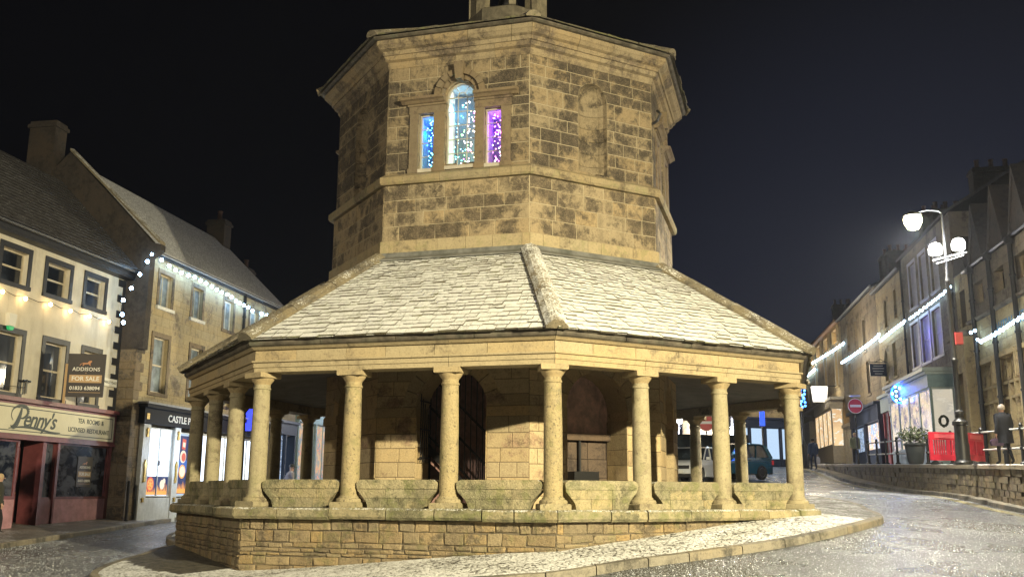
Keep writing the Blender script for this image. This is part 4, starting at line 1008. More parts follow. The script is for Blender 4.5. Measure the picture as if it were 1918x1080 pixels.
# ---- takeaway building (stands a little forward)
FC = FL @ Matrix.Translation((0, 0.6, 0))
S_cas = stone('castle_ashlar', (0.36,0.31,0.20), (0.11,0.09,0.065), mortar=(0.22,0.19,0.13), stain=0.30, sc=0.9)
S_blk = stone('shade_black_stone', (0.05,0.04,0.033), (0.018,0.015,0.013), stain=0.6)  # near-black colour paints the dimness up on gables and chimneys
S_quo = stone('dark_quoin_stone', (0.20,0.16,0.11), (0.035,0.03,0.024), mortar=(0.10,0.08,0.05), stain=0.5)
cas = thing('takeaway_building', 'three storey sandstone building with snowy roof and brightly lit white takeaway shopfront', 'building', body_base(FC, 5))
def opx(F, l, t, r, bt, d=0.0, grow=0.0):
    s0, _ = hit(F, l, (t+bt)/2, d); s1, _ = hit(F, r, (t+bt)/2, d); _, z1 = hit(F, (l+r)/2, t, d); _, z0 = hit(F, (l+r)/2, bt, d)
    if s0 > s1: s0, s1 = s1, s0
    return op(s0, s1, z0, z1)
cw = [op(1.15,2.02,6.72,7.92), op(3.55,4.35,6.72,7.92), op(6.15,7.0,6.72,7.92), op(8.55,9.4,6.72,7.92), op(10.9,11.7,6.72,7.92)]
cl_ = [op(1.05,2.05,3.66,5.62), op(3.70,4.60,3.66,5.62), op(6.3,7.2,3.66,5.62), op(8.6,9.5,3.66,5.62)]
SE = 11.9
wall(cas, FC, 0.02, SE, 3.2, 8.42, cw + cl_, [S_cas], ch=0.28, lm=0.5, depth=6.2, gap=0.010, proud=0.008)
wall(cas, FC, 0.02, SE, -1.6, 3.2, [op(0.9,SE-0.8,-1.6,3.15)], [S_quo], ch=0.3, lm=0.5, depth=6.2, name='lower_wall')
b = MB(); ashlar(b, frame((FC @ Vector((0.02,-0.62,0))).to_tuple()[:2], (FC.col[1].x, FC.col[1].y), (-FC.col[0].x, -FC.col[0].y)), 0.66, -1.6, 8.4, ch=0.33, lm=0.5, gap=0.012, proud=0.02)
z = 3.3; i = 0
while z < 8.3:
    w = 0.52 if i % 2 else 0.34; b.cbox(0.0, w, 0.0, 0.045, z, z+0.30, 0.02, 0, None, FC); z += 0.32; i += 1
b.build('quoins', [S_quo], cas)
M_wpaint = plain('white_paint_trim', (0.66,0.65,0.60), 0.5, var=0.15, dirt=(0.4,0.38,0.33,0.5))
M_curt = plain('blue_grey_curtain', (0.20,0.25,0.29), 0.3, var=0.5, sc=3)
for i, o in enumerate(cw): window(cas, FC, o, 0.12, M_sash if i < 2 else M_wpaint, M_curt, (2,1) if i < 2 else (2,1), (0.14, S_quo, 0.03), (M_wpaint, 0.10) if i < 2 else (S_quo, 0.08))
for i, o in enumerate(cl_): window(cas, FC, o, 0.14, M_sash, M_curt, (1,2), (0.15, S_quo, 0.04), (S_quo, 0.06))
b = MB(); solid(b, FC, 0.0, SE, 0.0, 0.14, 8.42, 8.52); b.tube([FC @ Vector((0.0,0.2,8.52)), FC @ Vector((SE,0.2,8.52))], 0.07, 8); b.build('gutter', [M_charc], cas)
# ridge solved on the gable plane
def hit_s(F, u, v, s):
    Fi = F.inverted(); o = Fi @ Vector((0,0,EYE)); r = Fi.to_3x3() @ ray(u, v); t = (s-o.x)/r.x; p = o + r*t; return p.y, p.z
dR, zR = hit_s(FC, 135, 300, 0.1)
croof = gable_roof(cas, FC, 0.25, SE, 0.26, 8.58, dR, zR, M_roofsnow)
b = MB()   # gable parapet with coping and kneeler
db = 2*dR - 0.26
b.prism([(0.26,8.2),(0.62,8.45),(0.62,8.66),(0.30,8.72),(dR,zR+0.28),(db,8.8),(db,5.0),(0.26,5.0)], -0.02, 0.30, 0, 0.6, FC @ Matrix(((0,1,0,0),(1,0,0,0),(0,0,1,0),(0,0,0,1))))
b.build('gable_parapet', [S_blk], croof)
b = MB(); sl0, sl1 = FC @ Vector((0.14,0.58,8.70)), FC @ Vector((0.14,dR,zR+0.33))
b.sweep([(-.21,-.02),(.21,-.02),(.21,.07),(0,.11),(-.21,.07)], [(lambda a, w, p=p: p + FC.to_3x3() @ Vector((a,0,w))) for p in (sl0, sl1)], 0, .5); b.build('coping', [S_ridge], croof)
dC, zC = hit_s(FC, 92, 232, 0.1)
chimney(croof, FC, 0.12, dC, zR-0.8, zC, 0.65, 1.05, 0, S_blk); 
chimney(croof, FC, SE-0.4, dR, zR-0.6, zR+0.9, 0.7, 0.9, 1, S_blk)
# white string lights along the eaves, down the corner
cb = emit('cold_bulb', (0.42,0.70,1.0), 62)
wl = [(231,602),(229,587),(231,560),(246,538),(262,512),(276,488),(285,475),(303,485),(317,496),(329,504),(340,509),(353,514),(365,517),(376,524),(386,529),(397,535),(406,541),(415,546),(426,550),(434,555),(442,562),(449,566),(457,570),(465,574),(473,580),(490,586),(499,589),(507,592)]
P4 = [(lambda q: FC @ Vector((q[0], 0.30, q[1])))(hit(FC, u, v, 0.30)) for u, v in wl]
ws = thing('white_eaves_lights', 'string of cold white bulbs under the eaves of the takeaway building', 'string lights', P4[10])
b = MB()
for a, c in zip(P4, P4[1:]): b.tube([a, c], .010, 4)
b.build('cable', [M_iron], ws)
for p in P4: b = MB(); b.ball(p + Vector((0,0,-.03)), 0.062, 8); b.build('bulb', [cb], ws, smooth=True)
# shopfront of the takeaway
M_wsf = plain('white_shopfront_paint', (0.62,0.63,0.58), 0.45, var=0.12, dirt=(0.35,0.35,0.3,0.6))
M_gold = plain('gold_trim', (0.55,0.38,0.10), 0.35, 0.7, var=0.3)
st = MB(); solid(st, FC, 0.45, SE-.6, 0.0, 0.35, 3.08, 3.2); solid(st, FC, 0.5, SE-.6, 0.0, 0.24, 2.55, 3.078); st = st.build('shopfront', [plain('black_fascia', (0.008,0.008,0.009), 0.8)], cas)
b = MB(); solid(b, FC, 0.42, SE-.6, 0.0, 0.40, 3.202, 3.27); b.build('fascia_top', [plain('snowy_lead', (0.3,0.3,0.3), 0.6, snow=0.6, var=0.2)], st)
s_a, z_a = hit(FC, 308, 779, .25); s_b, _ = hit(FC, 360, 779, .25)
text('CASTLE P', 0.34, FC, (s_a+s_b)/2+0.1, 2.79, 0.245, M_wt, st, sx=(s_b-s_a)/1.75, bold=0.004)
b = MB(); solid(b, FC, .62, .80, .241, .26, 2.68, 2.88); b.build('badge', [M_gold], st)
def spx(F, u, d=0.1, v=860): return hit(F, u, v, d)[0]
gl = emit('takeaway_glow', (0.74,0.84,1.0), 2.6)
a1, a2, a3, a4, a5 = spx(FC,276), spx(FC,322), spx(FC,333), spx(FC,357), spx(FC,262)
b = MB()
for x0, x1 in ((a5, a1-.02), (a2, a3-.02), (a4, a4+.28)): solid(b, FC, x0, x1, -.02, .16, -1.2, 2.53)
b.build('pilaster', [M_wsf], st)
b = MB()
for x in ((a5+a1)/2, (a2+a3)/2, a4+.14):
    for z, h in ((2.25,.16),(.95,.38),(-.02,.08)): b.prism([(x-.07,z-h),(x+.07,z-h),(x+.04,z),(x+.08,z+h*.6),(x,z+h),(x-.08,z+h*.6),(x-.04,z)], .161, .20, 0, .5, FC)
b.build('gilded_ornament', [M_gold], st)
b = MB(); solid(b, FC, a5, a2+.1, -.02, .12, -1.2, .05); solid(b, FC, a2+.1, SE-.8, -.02, -.3, -1.2, .05); b.build('stall_riser', [M_wsf], st)
shopwin(st, FC, a1, a2, 0.08, 2.45, .06, M_wsf, gl, (((a1+a2)/2),), fw=.05)
shopwin(st, FC, a3, a4, 0.08, 2.40, .02, M_wsf, emit('door_glow', (0.55,0.72,0.9), .9), (), fw=.05)
shopwin(st, FC, a4+.3, SE-1.0, 0.08, 2.45, .02, M_wsf, gl, (7.0,9.0), fw=.08)
b = MB(); solid(b, FC, (a1+a2)/2-.05, (a1+a2)/2+.05, .06, .09, 1.15, 1.32); b.build('shop_door_lock', [M_iron], st)
FD = MB(); m_navy = emit('poster_navy', (0.01,0.03,0.16), .8); m_or = emit('poster_orange', (1.0,0.42,0.08), 1.1); m_rd = emit('poster_red', (0.8,0.12,0.06), .9); m_cr = emit('poster_cream', (1.0,0.85,0.65), 1.0); m_bl = emit('poster_blue', (0.02,0.15,0.6), .9)
def disc(b, s, z, r, d, mat, n=20): b.prism([(s+math.cos(2*PI*i/n)*r, z+math.sin(2*PI*i/n)*r*1.05) for i in range(n)], d, d+.004, mat, .5, FC)
def flames(b, s0, s1, z, h, d, mat):
    n = 7; pts = [(s0, z)]
    for i in range(n): x = s0+(s1-s0)*(i+.5)/n; w = (s1-s0)/n; pts += [(x-w*.3, z+h*.25), (x+w*rnd.uniform(-.15,.15), z+h*rnd.uniform(.6,1)), (x+w*.35, z+h*.3)]
    b.prism(pts + [(s1, z)], d, d+.004, mat, .5, FC)
b = MB(); am_ = (a1+a2)/2
solid(b, FC, a1+.06, am_-.03, .021, .03, .14, .78, 0); solid(b, FC, am_+.03, a2-.06, .021, .03, .14, .78, 0)
flames(b, a1+.08, am_-.05, .15, .3, .031, 1); flames(b, am_+.05, a2-.08, .15, .45, .031, 1)
disc(b, (a1+am_)/2, .50, .24, .036, 2); disc(b, (a1+am_)/2, .50, .18, .041, 1); disc(b, (am_+a2)/2-.03, .50, .16, .037, 3); disc(b, (am_+a2)/2+.08, .62, .09, .042, 3)
for i in range(6): disc(b, (a1+am_)/2 + math.cos(i)*.11, .50+math.sin(i)*.11, .035, .046, 2, 8)
solid(b, FC, a3+.10, a4-.08, .021, .03, .18, 2.28, 0); solid(b, FC, a3+.11, a4-.09, .031, .033, .95, 1.4, 4)
flames(b, a3+.12, a4-.10, .20, .55, .036, 1); am2 = (a3+a4)/2+.01; disc(b, am2, .98, .24, .038, 1); disc(b, am2, .98, .19, .043, 3); disc(b, am2, 1.52, .22, .038, 3); disc(b, am2+.03, 1.50, .15, .043, 2)
b.prism([(am2-.14,1.80),(am2+.12,1.77),(am2+.15,2.15),(am2-.11,2.18)], .038, .044, 2, .5, FC); b.prism([(am2-.09,1.88),(am2+.09,1.86),(am2+.10,2.03),(am2-.08,2.05)], .045, .05, 3, .5, FC)
b.build('food_poster', [m_navy, m_or, m_rd, m_cr, m_bl], st)
pipe(cas, FC, 0.10, 0.10, -1.2, 0.6, 0.05)
pipe(tea, FL, 0.10, 0.10, -1.2, 7.6, 0.05)
pipe(cas, FC, 7.85, 0.10, 3.2, 8.5, 0.06)
lamp('takeaway_window_light', tuple(FC @ Vector((3.0, 1.2, 1.6))), (0.55,0.72,1.0), 110, .5)
# street level drain door + further shops up the left side
S_third = stone('third_house_stone', (0.38,0.34,0.26), (0.14,0.12,0.09), mortar=(0.3,0.26,0.2), stain=0.25)
M_pblue = plain('pale_blue_shop_paint', (0.36,0.50,0.54), 0.5, var=0.12)
warm_shop = glow_noise('warm_shop_interior', (0.9,0.62,0.35), (0.35,0.42,0.45), (1.0,0.45,0.3), .75, 1.6)
cold_shop = glow_noise('cold_shop_interior', (0.35,0.5,0.75), (0.10,0.14,0.22), (0.8,0.9,1.0), 0.9, 2.5)
def simple_house(name, label, F, s0, s1, zb, ze, wmat, rmat, rise, nwin, floors, shop=None, roofd=3.2, depth=6.4, ridge_off=None, wpane=None, ch=0.32, wf=None, chim=(), plainwall=False, wsize=(0.85,1.6), sur=None):
    h = thing(name, label, 'building', body_base(F, (s0+s1)/2)); oo = []
    for z0 in floors:
        for i in range(nwin): c = s0 + (s1-s0)*(i+.5)/nwin; oo.append(op(c-wsize[0]/2, c+wsize[0]/2, z0, z0+wsize[1]))
    z_shop = shop['top'] if shop else zb
    wall(h, F, s0, s1, z_shop, ze, oo, [wmat], ch=ch, lm=.6, depth=depth, rough=not plainwall)
    b = MB(); solid(b, F, s0, s1, -depth, -0.9 if shop else 0, zb, z_shop); b.build('lower_wall', [wmat], h)
    for o in oo: window(h, F, o, .12, wf or M_wframe, wpane, (1,2), sur or (.12, wmat, .03), (wmat, .08))
    r = gable_roof(h, F, s0, s1, .2, ze, -roofd, ze+rise, rmat); b = MB(); b.tube([F @ Vector((s0,.25,ze-.02)), F @ Vector((s1,.25,ze-.02))], .07, 8); b.build('gutter', [M_iron], h)
    for cs in chim: chimney(r, F, cs, -roofd, ze+rise-.6, ze+rise+1.2, .7, 1.3, 2)
    if shop:
        f = MB(); solid(f, F, s0+.02, s1-.02, 0, .30, z_shop-.12, z_shop); solid(f, F, s0+.05, s1-.05, -.1, .16, z_shop-.65, z_shop-.122)
        n = shop.get('n', 3); w_ = (s1-s0-.3)/n
        for i in range(n+1): x = s0+.08+i*w_; solid(f, F, x, x+.14, -.3, .12, zb, z_shop-.652)
        solid(f, F, s0+.08, s1-.08, -.3, .06, zb, shop['riser'])
        sfm = f.build('shopfront', [shop['mat']], h)
        for i in range(n):
            x = s0+.08+i*w_+.14
            if i == shop.get('door', -1):
                dd = MB(); solid(dd, F, x, x+w_-.14, -.6, -.55, shop['riser']-.5, z_shop-.65); ddd = dd.build('door', [shop.get('dmat', shop['mat'])], sfm)
                dd = MB(); solid(dd, F, x+.15, x+w_-.30, -.549, -.54, shop['riser']+.3, z_shop-.85); dd.build('pane', [shop['pane']], ddd)
            else: shopwin(sfm, F, x, x+w_-.141, shop['riser']+.001, z_shop-.653, .02, shop['mat'], shop['pane'], (x+(w_-.14)/2,) if w_ > 1.6 else (), fw=.05)
    return h
h3 = simple_house('terraced_house', 'lower stone house with a dark frosted roof beyond the takeaway building', FL, SE+.1, 15.6, -1.0, 7.55, S_third, M_roofslate, 2.6, 2, (4.9,), dict(top=3.6, riser=.3, n=3, mat=plain('dark_blue_shop_paint', (0.03,0.05,0.10), .4), pane=cold_shop, door=2), chim=(15.1,))
h4 = simple_house('shop_house', 'pale blue shop with warm windows seen through the left arcade', FL, 15.7, 25.5, -.6, 7.4, plain('pale_render', (0.55,0.58,0.58), .8, var=.1), M_roofslate, 2.6, 4, (5.4,), dict(top=4.35, riser=.75, n=4, mat=M_pblue, pane=warm_shop, door=3), plainwall=True)
h5 = simple_house('town_house', 'distant stone town house at the top of the left row', FL, 25.6, 48, -.2, 8.4, S_third, M_roofslate, 2.8, 5, (5.6,), dict(top=4.9, riser=1.2, n=6, mat=M_pblue, pane=cold_shop, door=2))
s_, z_ = hit(FC, 471, 781, .5); bs = thing('blue_lit_sign', 'glowing blue projecting sign glimpsed between the left hand columns', 'sign', tuple(FC @ Vector((s_, .1, z_))))
b = MB(); b.cbox(s_-.08, s_+.08, .25, 1.25, z_-.55, z_+.55, .03, 0, .5, FC); b.build('light_box', [emit('blue_sign_glow', (0.03,0.05,1.0), 2.2)], bs)
b = MB(); b.tube([FC @ Vector((s_, 0, z_+.4)), FC @ Vector((s_, .3, z_+.4))], .03, 5); b.build('bracket', [M_iron], bs)
lamp('left_row_fill', tuple(FL @ Vector((20, 3.5, 5.2))), (0.9,0.93,1.0), 420, .2)  # unseen light added to brighten the shopfronts of the left row
# pavement in front of the left row
kl = [(-8,G(-19,-6)), ]
kpts = [Vector((-16.4,8,0)), Vector((-15.2,16,0)), Vector((-13.6,22.5,0))] + [(lambda p: Vector((p.x, p.y, 0)))(ground_hit(u, v, .12)) for u, v in ((0,1018),(100,1003),(207,987),(340,967))]
e0 = kpts[-1]; tl = Vector((math.sin(AL), math.cos(AL), 0)); kpts += [e0 + tl*10 + Vector((-.3,0,0)), e0 + tl*22, e0 + tl*45]
def pathpts(pts, step):
    out = [pts[0].copy()]
    for a, c in zip(pts, pts[1:]):
        n = max(1, int((c-a).length/step)); out += [a.lerp(c, (i+1)/n) for i in range(n)]
    return out
def kerbline(name, pts, side, hgt=.125, wid=.14):
    pp = pathpts(pts, .9); b = MB()
    for i in range(len(pp)-1):
        a, c = pp[i], pp[i+1]; d = (c-a).normalized(); nr = Vector((-d.y, d.x, 0))*side
        f = lambda p: (lambda u, w: Vector((p.x, p.y, 0)) + nr*u + Vector((0,0,G(p.x,p.y)+w)))
        b.sweep([(0,-.15),(0,hgt-.02),(.02,hgt),(wid,hgt),(wid,-.15)], [f(a + d*.005), f(c - d*.005)], 0, None)
    return tag(b.build(name, [M_kerb]), kind='structure')
kerbline('kerb', kpts, 1)
def strip(name, A, B, za, zb, mat, n=6):
    b = MB(); m = len(A)
    for p, q in zip(A, B):
        for j in range(n+1):
            f = j/n; x, y = p.x+(q.x-p.x)*f, p.y+(q.y-p.y)*f; b.v.append((x, y, za(p)*(1-f) + zb(q)*f))
    for i in range(m-1):
        for j in range(n): b.f.append((i*(n+1)+j, i*(n+1)+j+1, (i+1)*(n+1)+j+1, (i+1)*(n+1)+j)); b.m.append(0); b.t.append(.5)
    return tag(b.build(name, [mat], smooth=True), kind='structure')
A_ = pathpts(kpts, 1.0); A_ = [p + Vector((-.14,0,0)) for p in A_]
B_ = []
for p in A_:
    q = FL.inverted() @ Vector((p.x, p.y, 0)); B_.append(FL @ Vector((q.x-.5, -.9, 0)))
zbase = lambda q: float(np.interp((FL.inverted() @ Vector((q.x,q.y,0))).x, [-30,-5.3,.2,4.5,10,17,33], [-1.6,-.74,-.50,-.17,.05,.5,1.1]))
strip('pavement', A_, B_, lambda p: G(p.x, p.y)+.118, zbase, M_pave)
# ------------------------------------------------------------------ RIGHT SIDE: raised pavement, retaining wall, houses climbing the street
AR = math.radians(9.3)
FR0 = frame((18.5, 42.0), (math.sin(AR), math.cos(AR)), (-math.cos(AR), math.sin(AR)))
FR = FR0
PZ = lambda p: .28 + .03*p.y
wl_ = [Vector((12.1,12,0)), Vector((13.0,20,0)), Vector((14.0,27.5,0)), Vector((15.9,39.2,0)), Vector((17.25,49.6,0)), Vector((18.6,59.4,0)), Vector((19.45,65.7,0)), Vector((21.5,80,0))]
def wx(y): return float(np.interp(y, [p.y for p in wl_], [p.x for p in wl_]))
S_ret = stone('retaining_wall_stone', (0.24,0.20,0.13), (0.07,0.055,0.04), mortar=(0.13,0.11,0.08), stain=0.45, bstr=1.0, moss=0.35, sc=1.4)
rw = thing('retaining_wall', 'low stone retaining wall holding up the snowy pavement beside the road', 'wall', (14, 27.5, G(14,27.5)))
b = MB(); yy = [12 + 0.45*i for i in range(int(56/.45))]
for i in range(len(yy)-1):
    y0, y1 = yy[i], yy[i+1]
    for (p0, p1) in ((y0,y1),):
        zt0, zt1 = PZ(Vector((0,p0,0))), PZ(Vector((0,p1,0))); zb0, zb1 = G(wx(p0),p0)-.3, G(wx(p1),p1)-.3
        n = max(1, int((zt0 - zb0)/.19)); 
        cut = rnd.random()
        for j in range(n):
            a0, a1 = zb0+(zt0-.1-zb0)*j/n, zb0+(zt0-.1-zb0)*(j+1)/n; c0, c1 = zb1+(zt1-.1-zb1)*j/n, zb1+(zt1-.1-zb1)*(j+1)/n
            sh = (0.22 if j % 2 else 0.0); q0, q1 = p0+sh+rnd.uniform(0,.05)+.012, p1+sh-rnd.uniform(0,.03)
            X0, X1 = wx(q0), wx(q1); e = rnd.uniform(0, .035)
            b.add([(X0-e,q0,a0+.01),(X1-e,q1,c0+.01),(X1-e,q1,c1-.008),(X0-e,q0,a1-.008),(X0+.2,q0,a0+.01),(X1+.2,q1,c0+.01),(X1+.2,q1,c1-.008),(X0+.2,q0,a1-.008)], [(0,1,2,3),(0,4,5,1),(3,2,6,7),(0,3,7,4),(1,5,6,2)], 0, None)
        b.add([(wx(p0)+.03,p0,zb0),(wx(p1)+.03,p1,zb1),(wx(p1)+.03,p1,zt1-.1),(wx(p0)+.03,p0,zt0-.1)], [(0,1,2,3)], 0, -1)
b.build('wall_face', [S_ret], rw)
b = MB(); y = 12.0
while y < 67:
    l = rnd.uniform(.8,1.2)
    fr = lambda yv: (lambda u, w: Vector((wx(yv)+u, yv, PZ(Vector((0,yv,0)))+w)))
    b.sweep([(-.07,-.10),(-.07,.02),(-.05,.035),(.32,.035),(.32,-.10)], [fr(y+.006), fr(y+l-.006)], 0, None); y += l
b.build('coping', [stone('snowy_coping', (0.30,0.26,0.19), (0.1,0.09,0.07), stain=.3, snow=1.1)], rw)
def wall_path(off, y0, y1, st=1.0):
    n = int((y1-y0)/st); return [Vector((wx(y0+(y1-y0)*i/n)+off, y0+(y1-y0)*i/n, 0)) for i in range(n+1)]
A2 = wall_path(.3, 12, 67.5); B2 = []
for p in A2:
    q = FR.inverted() @ p; B2.append(FR @ Vector((q.x, -.9, 0)))
strip('raised_pavement', A2, B2, lambda p: PZ(p)+.02, lambda p: PZ(p)+.04, M_pave)
A3 = wall_path(.3, 67.5, 120); strip('upper_pavement', A3, [p+Vector((9,0,0)) for p in A3], lambda p: G(p.x,p.y)+.12, lambda p: G(p.x,p.y)+.16, M_pave)
# kerb strip at the foot of the wall, and the double yellow lines
A4 = wall_path(0.0, 12, 70); kk = lambda p: p + Vector((-.42 - .55*math.exp(-((p.y-47)/7)**2), 0, 0)); K4 = [kk(p) for p in A4]
strip('foot_kerb', A4, K4, lambda p: G(p.x,p.y)+.13, lambda p: G(p.x,p.y)+.12, M_kerb, 3)
kerbline('kerb', K4, -1, .135, .13)
M_yel = plain('worn_yellow_line', (0.42,0.36,0.16), .7, var=.3, sc=10)
for off in (-.30, -.48):
    P = [p + Vector((off,0,0)) for p in K4]; Q = [p + Vector((off-.08,0,0)) for p in K4]
    strip('road_marking', P, Q, lambda p: G(p.x,p.y)+.012, lambda p: G(p.x,p.y)+.012, M_yel, 1)
# ---------- houses
S_dk = stone('dark_street_stone', (0.20,0.17,0.13), (0.05,0.04,0.03), mortar=(0.12,0.10,0.07), stain=.45)
S_yel = stone('warm_street_stone', (0.42,0.34,0.20), (0.11,0.085,0.055), mortar=(0.25,0.2,0.13), stain=.35)
M_lav = plain('pale_lavender_boarding', (0.62,0.60,0.66), .6, var=.1)
M_teal = plain('grey_teal_paint', (0.20,0.31,0.33), .45, var=.15); M_tealw = plain('pale_teal_trim', (0.42,0.50,0.48), .45, var=.1)
M_navy = plain('navy_shop_paint', (0.015,0.025,0.06), .4); M_red = plain('red_shop_paint', (0.42,0.05,0.05), .45); M_cof = plain('cream_shop_trim', (0.50,0.44,0.34), .5, var=.15)
tealshop = glow_noise('gift_shop_interior', (0.8,0.66,0.45), (0.25,0.22,0.30), (0.95,0.75,0.6), .95, 1.3)
def zpx(u, v, d=0): return hit(FR, u, v, d)[1]
def s_of(u, v=700, d=0): return hit(FR, u, v, d)[0]
sW = s_of(1803, 700)     # witham / tall house boundary
sD = s_of(1696, 600); sE = s_of(1646, 640); sF = s_of(1579, 690); sG = s_of(1519, 720)
def hop(u0, u1, v0, v1): 
    a, c = s_of(u1, (v0+v1)/2), s_of(u0, (v0+v1)/2); um = (u0+u1)/2
    return op(a, c, zpx(um, v1), zpx(um, v0))
# tall corner house D
tall = thing('tall_corner_house', 'tall dark stone house with pale lavender windows above the teal bay shopfront', 'building', body_base(FR, (sW+sD)/2))
zu = (zpx(1708,579), zpx(1712,420)); zl = (zpx(1755,676), zpx(1755,577))
up = [hop(1703,1716,487,575), hop(1723,1736,473,562), hop(1743,1757,455,545)]
lo = [hop(1709,1723,605,680), hop(1727,1743,592,680), hop(1748,1765,577,672)]
for o in up: o['zb'], o['zs'] = 8.98, 11.05
for o in lo: o['zb'], o['zs'] = 6.18, 8.22
ZT = 11.7
wall(tall, FR, sW, sD, 5.0, ZT, up+lo, [S_dk], ch=.35, lm=.6, depth=9)
b = MB(); solid(b, FR, sW, sD, -9, 0, -.5, 5.0); b.build('lower_wall', [S_dk], tall)
for o in up+lo: window(tall, FR, o, .10, M_lav, M_lav, (1,2), (.12, M_lav, .03), (M_lav, .06))
rf = gable_roof(tall, FR, sW, sD, .25, ZT, -4.5, ZT+3.0, M_roofslate); chimney(rf, FR, sD-.4, -4.5, ZT+2, ZT+4.4, .8, 2.0, 3)
pipe(tall, FR, sD-.15, .1, 1.5, ZT); pipe(tall, FR, sW+.25, .1, 1.5, ZT-3, .07)
# bay shopfront of D
BD = 1.0
b1 = s_of(1745, 780, BD); b0 = s_of(1660, 780, BD); b0 = min(b0, sD+1.8)
zc = zpx(1745, 684, BD); gp = PZ(FR @ Vector((0,0,0)))
bay = MB(); solid(bay, FR, b1-.12, sD+.4, 0, BD+.25, zc-.15, zc); solid(bay, FR, b1-.05, sD+.3, 0, BD+.14, zc-.27, zc-.152); bay = bay.build('bay_shopfront', [M_cof if 0 else M_tealw], tall)
b = MB(); solid(b, FR, b1, sD+.2, 0, BD+.05, zc-.80, zc-.272); fbd = b.build('fascia_board', [M_teal], bay)
b = MB(); zt, zb_ = zc-.80, zpx(1745, 835, BD)
solid(b, FR, b1, sD+.2, .0, BD, -.2+gp*.5, zb_); b.build('stall_riser', [M_teal], bay)
nb = 4; w_ = (sD+.2-b1)/nb
for i in range(nb): shopwin(bay, FR, b1+i*w_, b1+(i+1)*w_-.002, zb_+.001, zt-.001, BD, M_tealw if i % 2 else M_teal, tealshop, (), fw=.08)
FS = frame((FR @ Vector((b1,0,0))).to_tuple()[:2], (FR.col[1].x, FR.col[1].y), (-FR.col[0].x, -FR.col[0].y))
shopwin(bay, FS, 0.02, BD-.02, zb_+.001, zt-.001, 0.0, M_tealw, glow_noise('bay_side_interior', (0.62,0.55,0.42), (0.50,0.46,0.38), (0.66,0.60,0.48), .9, .7), (), fw=.09)
b = MB()   # wreath behind the side pane
for i in range(70):
    a = 2*PI*i/70 + rnd.uniform(-.1, .1); b.ball(FS @ Vector((BD*.55 + math.cos(a)*.15, .01, (zb_+zt)/2 + math.sin(a)*.20-.2)), rnd.uniform(.03,.07), 6, 0)
tag(b.build('wreath', [plain('dark_leaves', (0.05,0.06,0.04), .8, var=.5)]), 'dark leafy wreath hanging in the side window of the teal bay', 'wreath')
# garden hall (gothic stone hall at the far right)
hall = thing('gothic_hall', 'ornate gothic stone hall with tall traceried windows and black drainpipes', 'building', body_base(FR, -12))
S_hall = stone('hall_sandstone', (0.46,0.38,0.22), (0.13,0.10,0.06), mortar=(0.3,0.25,0.16), stain=.35, sc=1.6)
s_l2 = -30.0
zstr = zpx(1880, 574)      # string course
zg = PZ(FR @ Vector((-10,0,0)))
wins = []
cN = [s_of(1852, 740), s_of(1893, 740)]; pitch = cN[0]-cN[1]
cs_ = [cN[0], cN[1]] + [cN[1]-pitch*i for i in (1,2,3,4,5)]
for c in cs_:
    if c-1.1 > s_l2: wins.append(dict(cx=c, hw=.95, zb=zg+.9, zs=5.0, R=0))
wall(hall, FR, s_l2, sW-1.75, -.5, zstr, wins, [S_hall], ch=.34, lm=.55, depth=9, rev=.35)
wall(hall, FR, s_l2, sW-1.75, zstr+.14, 8.75, [dict(cx=c, hw=.55, zb=zstr+.6, zs=8.1, R=0) for c in cs_ if c-1 > s_l2], [S_dk], ch=.34, lm=.6, depth=9, name='upper_wall')
b = MB()
b.sweep([(0,0),(.14,.02),(.18,.10),(.14,.14),(0,.14)], [(lambda d, z, s=s: FR @ Vector((s, d, zstr+z))) for s in (s_l2, sW-1.6)], 0, .3); b.build('string_course', [S_dk], hall)
for c in cs_:
    if c-1.1 < s_l2: continue
    b = MB(); z0, z1 = zg+.9, 5.0
    for x in (-.95, -.33, .25, .87): solid(b, FR, c+x, c+x+.08, -.25, -.06, z0, z1)
    for z in (z0, (z0+z1)*.5, z1-.9): solid(b, FR, c-.87, c+.87, -.24, -.08, z, z+.09)
    for x in (-.60, -.01, .60):   # little pointed heads
        for sg in (-1, 1): b.tube([FR @ Vector((c+x+sg*.26,-.15,z1-.75)), FR @ Vector((c+x+sg*.20,-.15,z1-.4)), FR @ Vector((c+x,-.15,z1-.12))], .04, 5)
    b.prism([(c-1.1,z1),(c+1.1,z1),(c+1.1,z1+.16),(c-1.1,z1+.16)], .0, .14, 0, .5, FR); b.prism([(c-1.1,z1-.8),(c-.98,z1-.8),(c-.98,z1-.002),(c-1.1,z1-.002)], .0, .12, 0, .5, FR); b.prism([(c+.98,z1-.8),(c+1.1,z1-.8),(c+1.1,z1-.002),(c+.98,z1-.002)], .0, .12, 0, .5, FR)
    wn = b.build('window', [S_hall], hall); b = MB(); solid(b, FR, c-.94, c+.94, -.34, -.30, z0, z1, 0, .5)
    b.build('pane', [stone('leaded_glass', (0.30,0.25,0.15), (0.06,0.055,0.04), stain=.5, rough=.3, sc=2)], wn)
    b = MB(); 
    for x in (-.28, .28): solid(b, FR, c+x-.26, c+x+.26, -.34, -.3, zstr+.65, 8.05)
    b.build('upper_pane', [M_glass], wn)
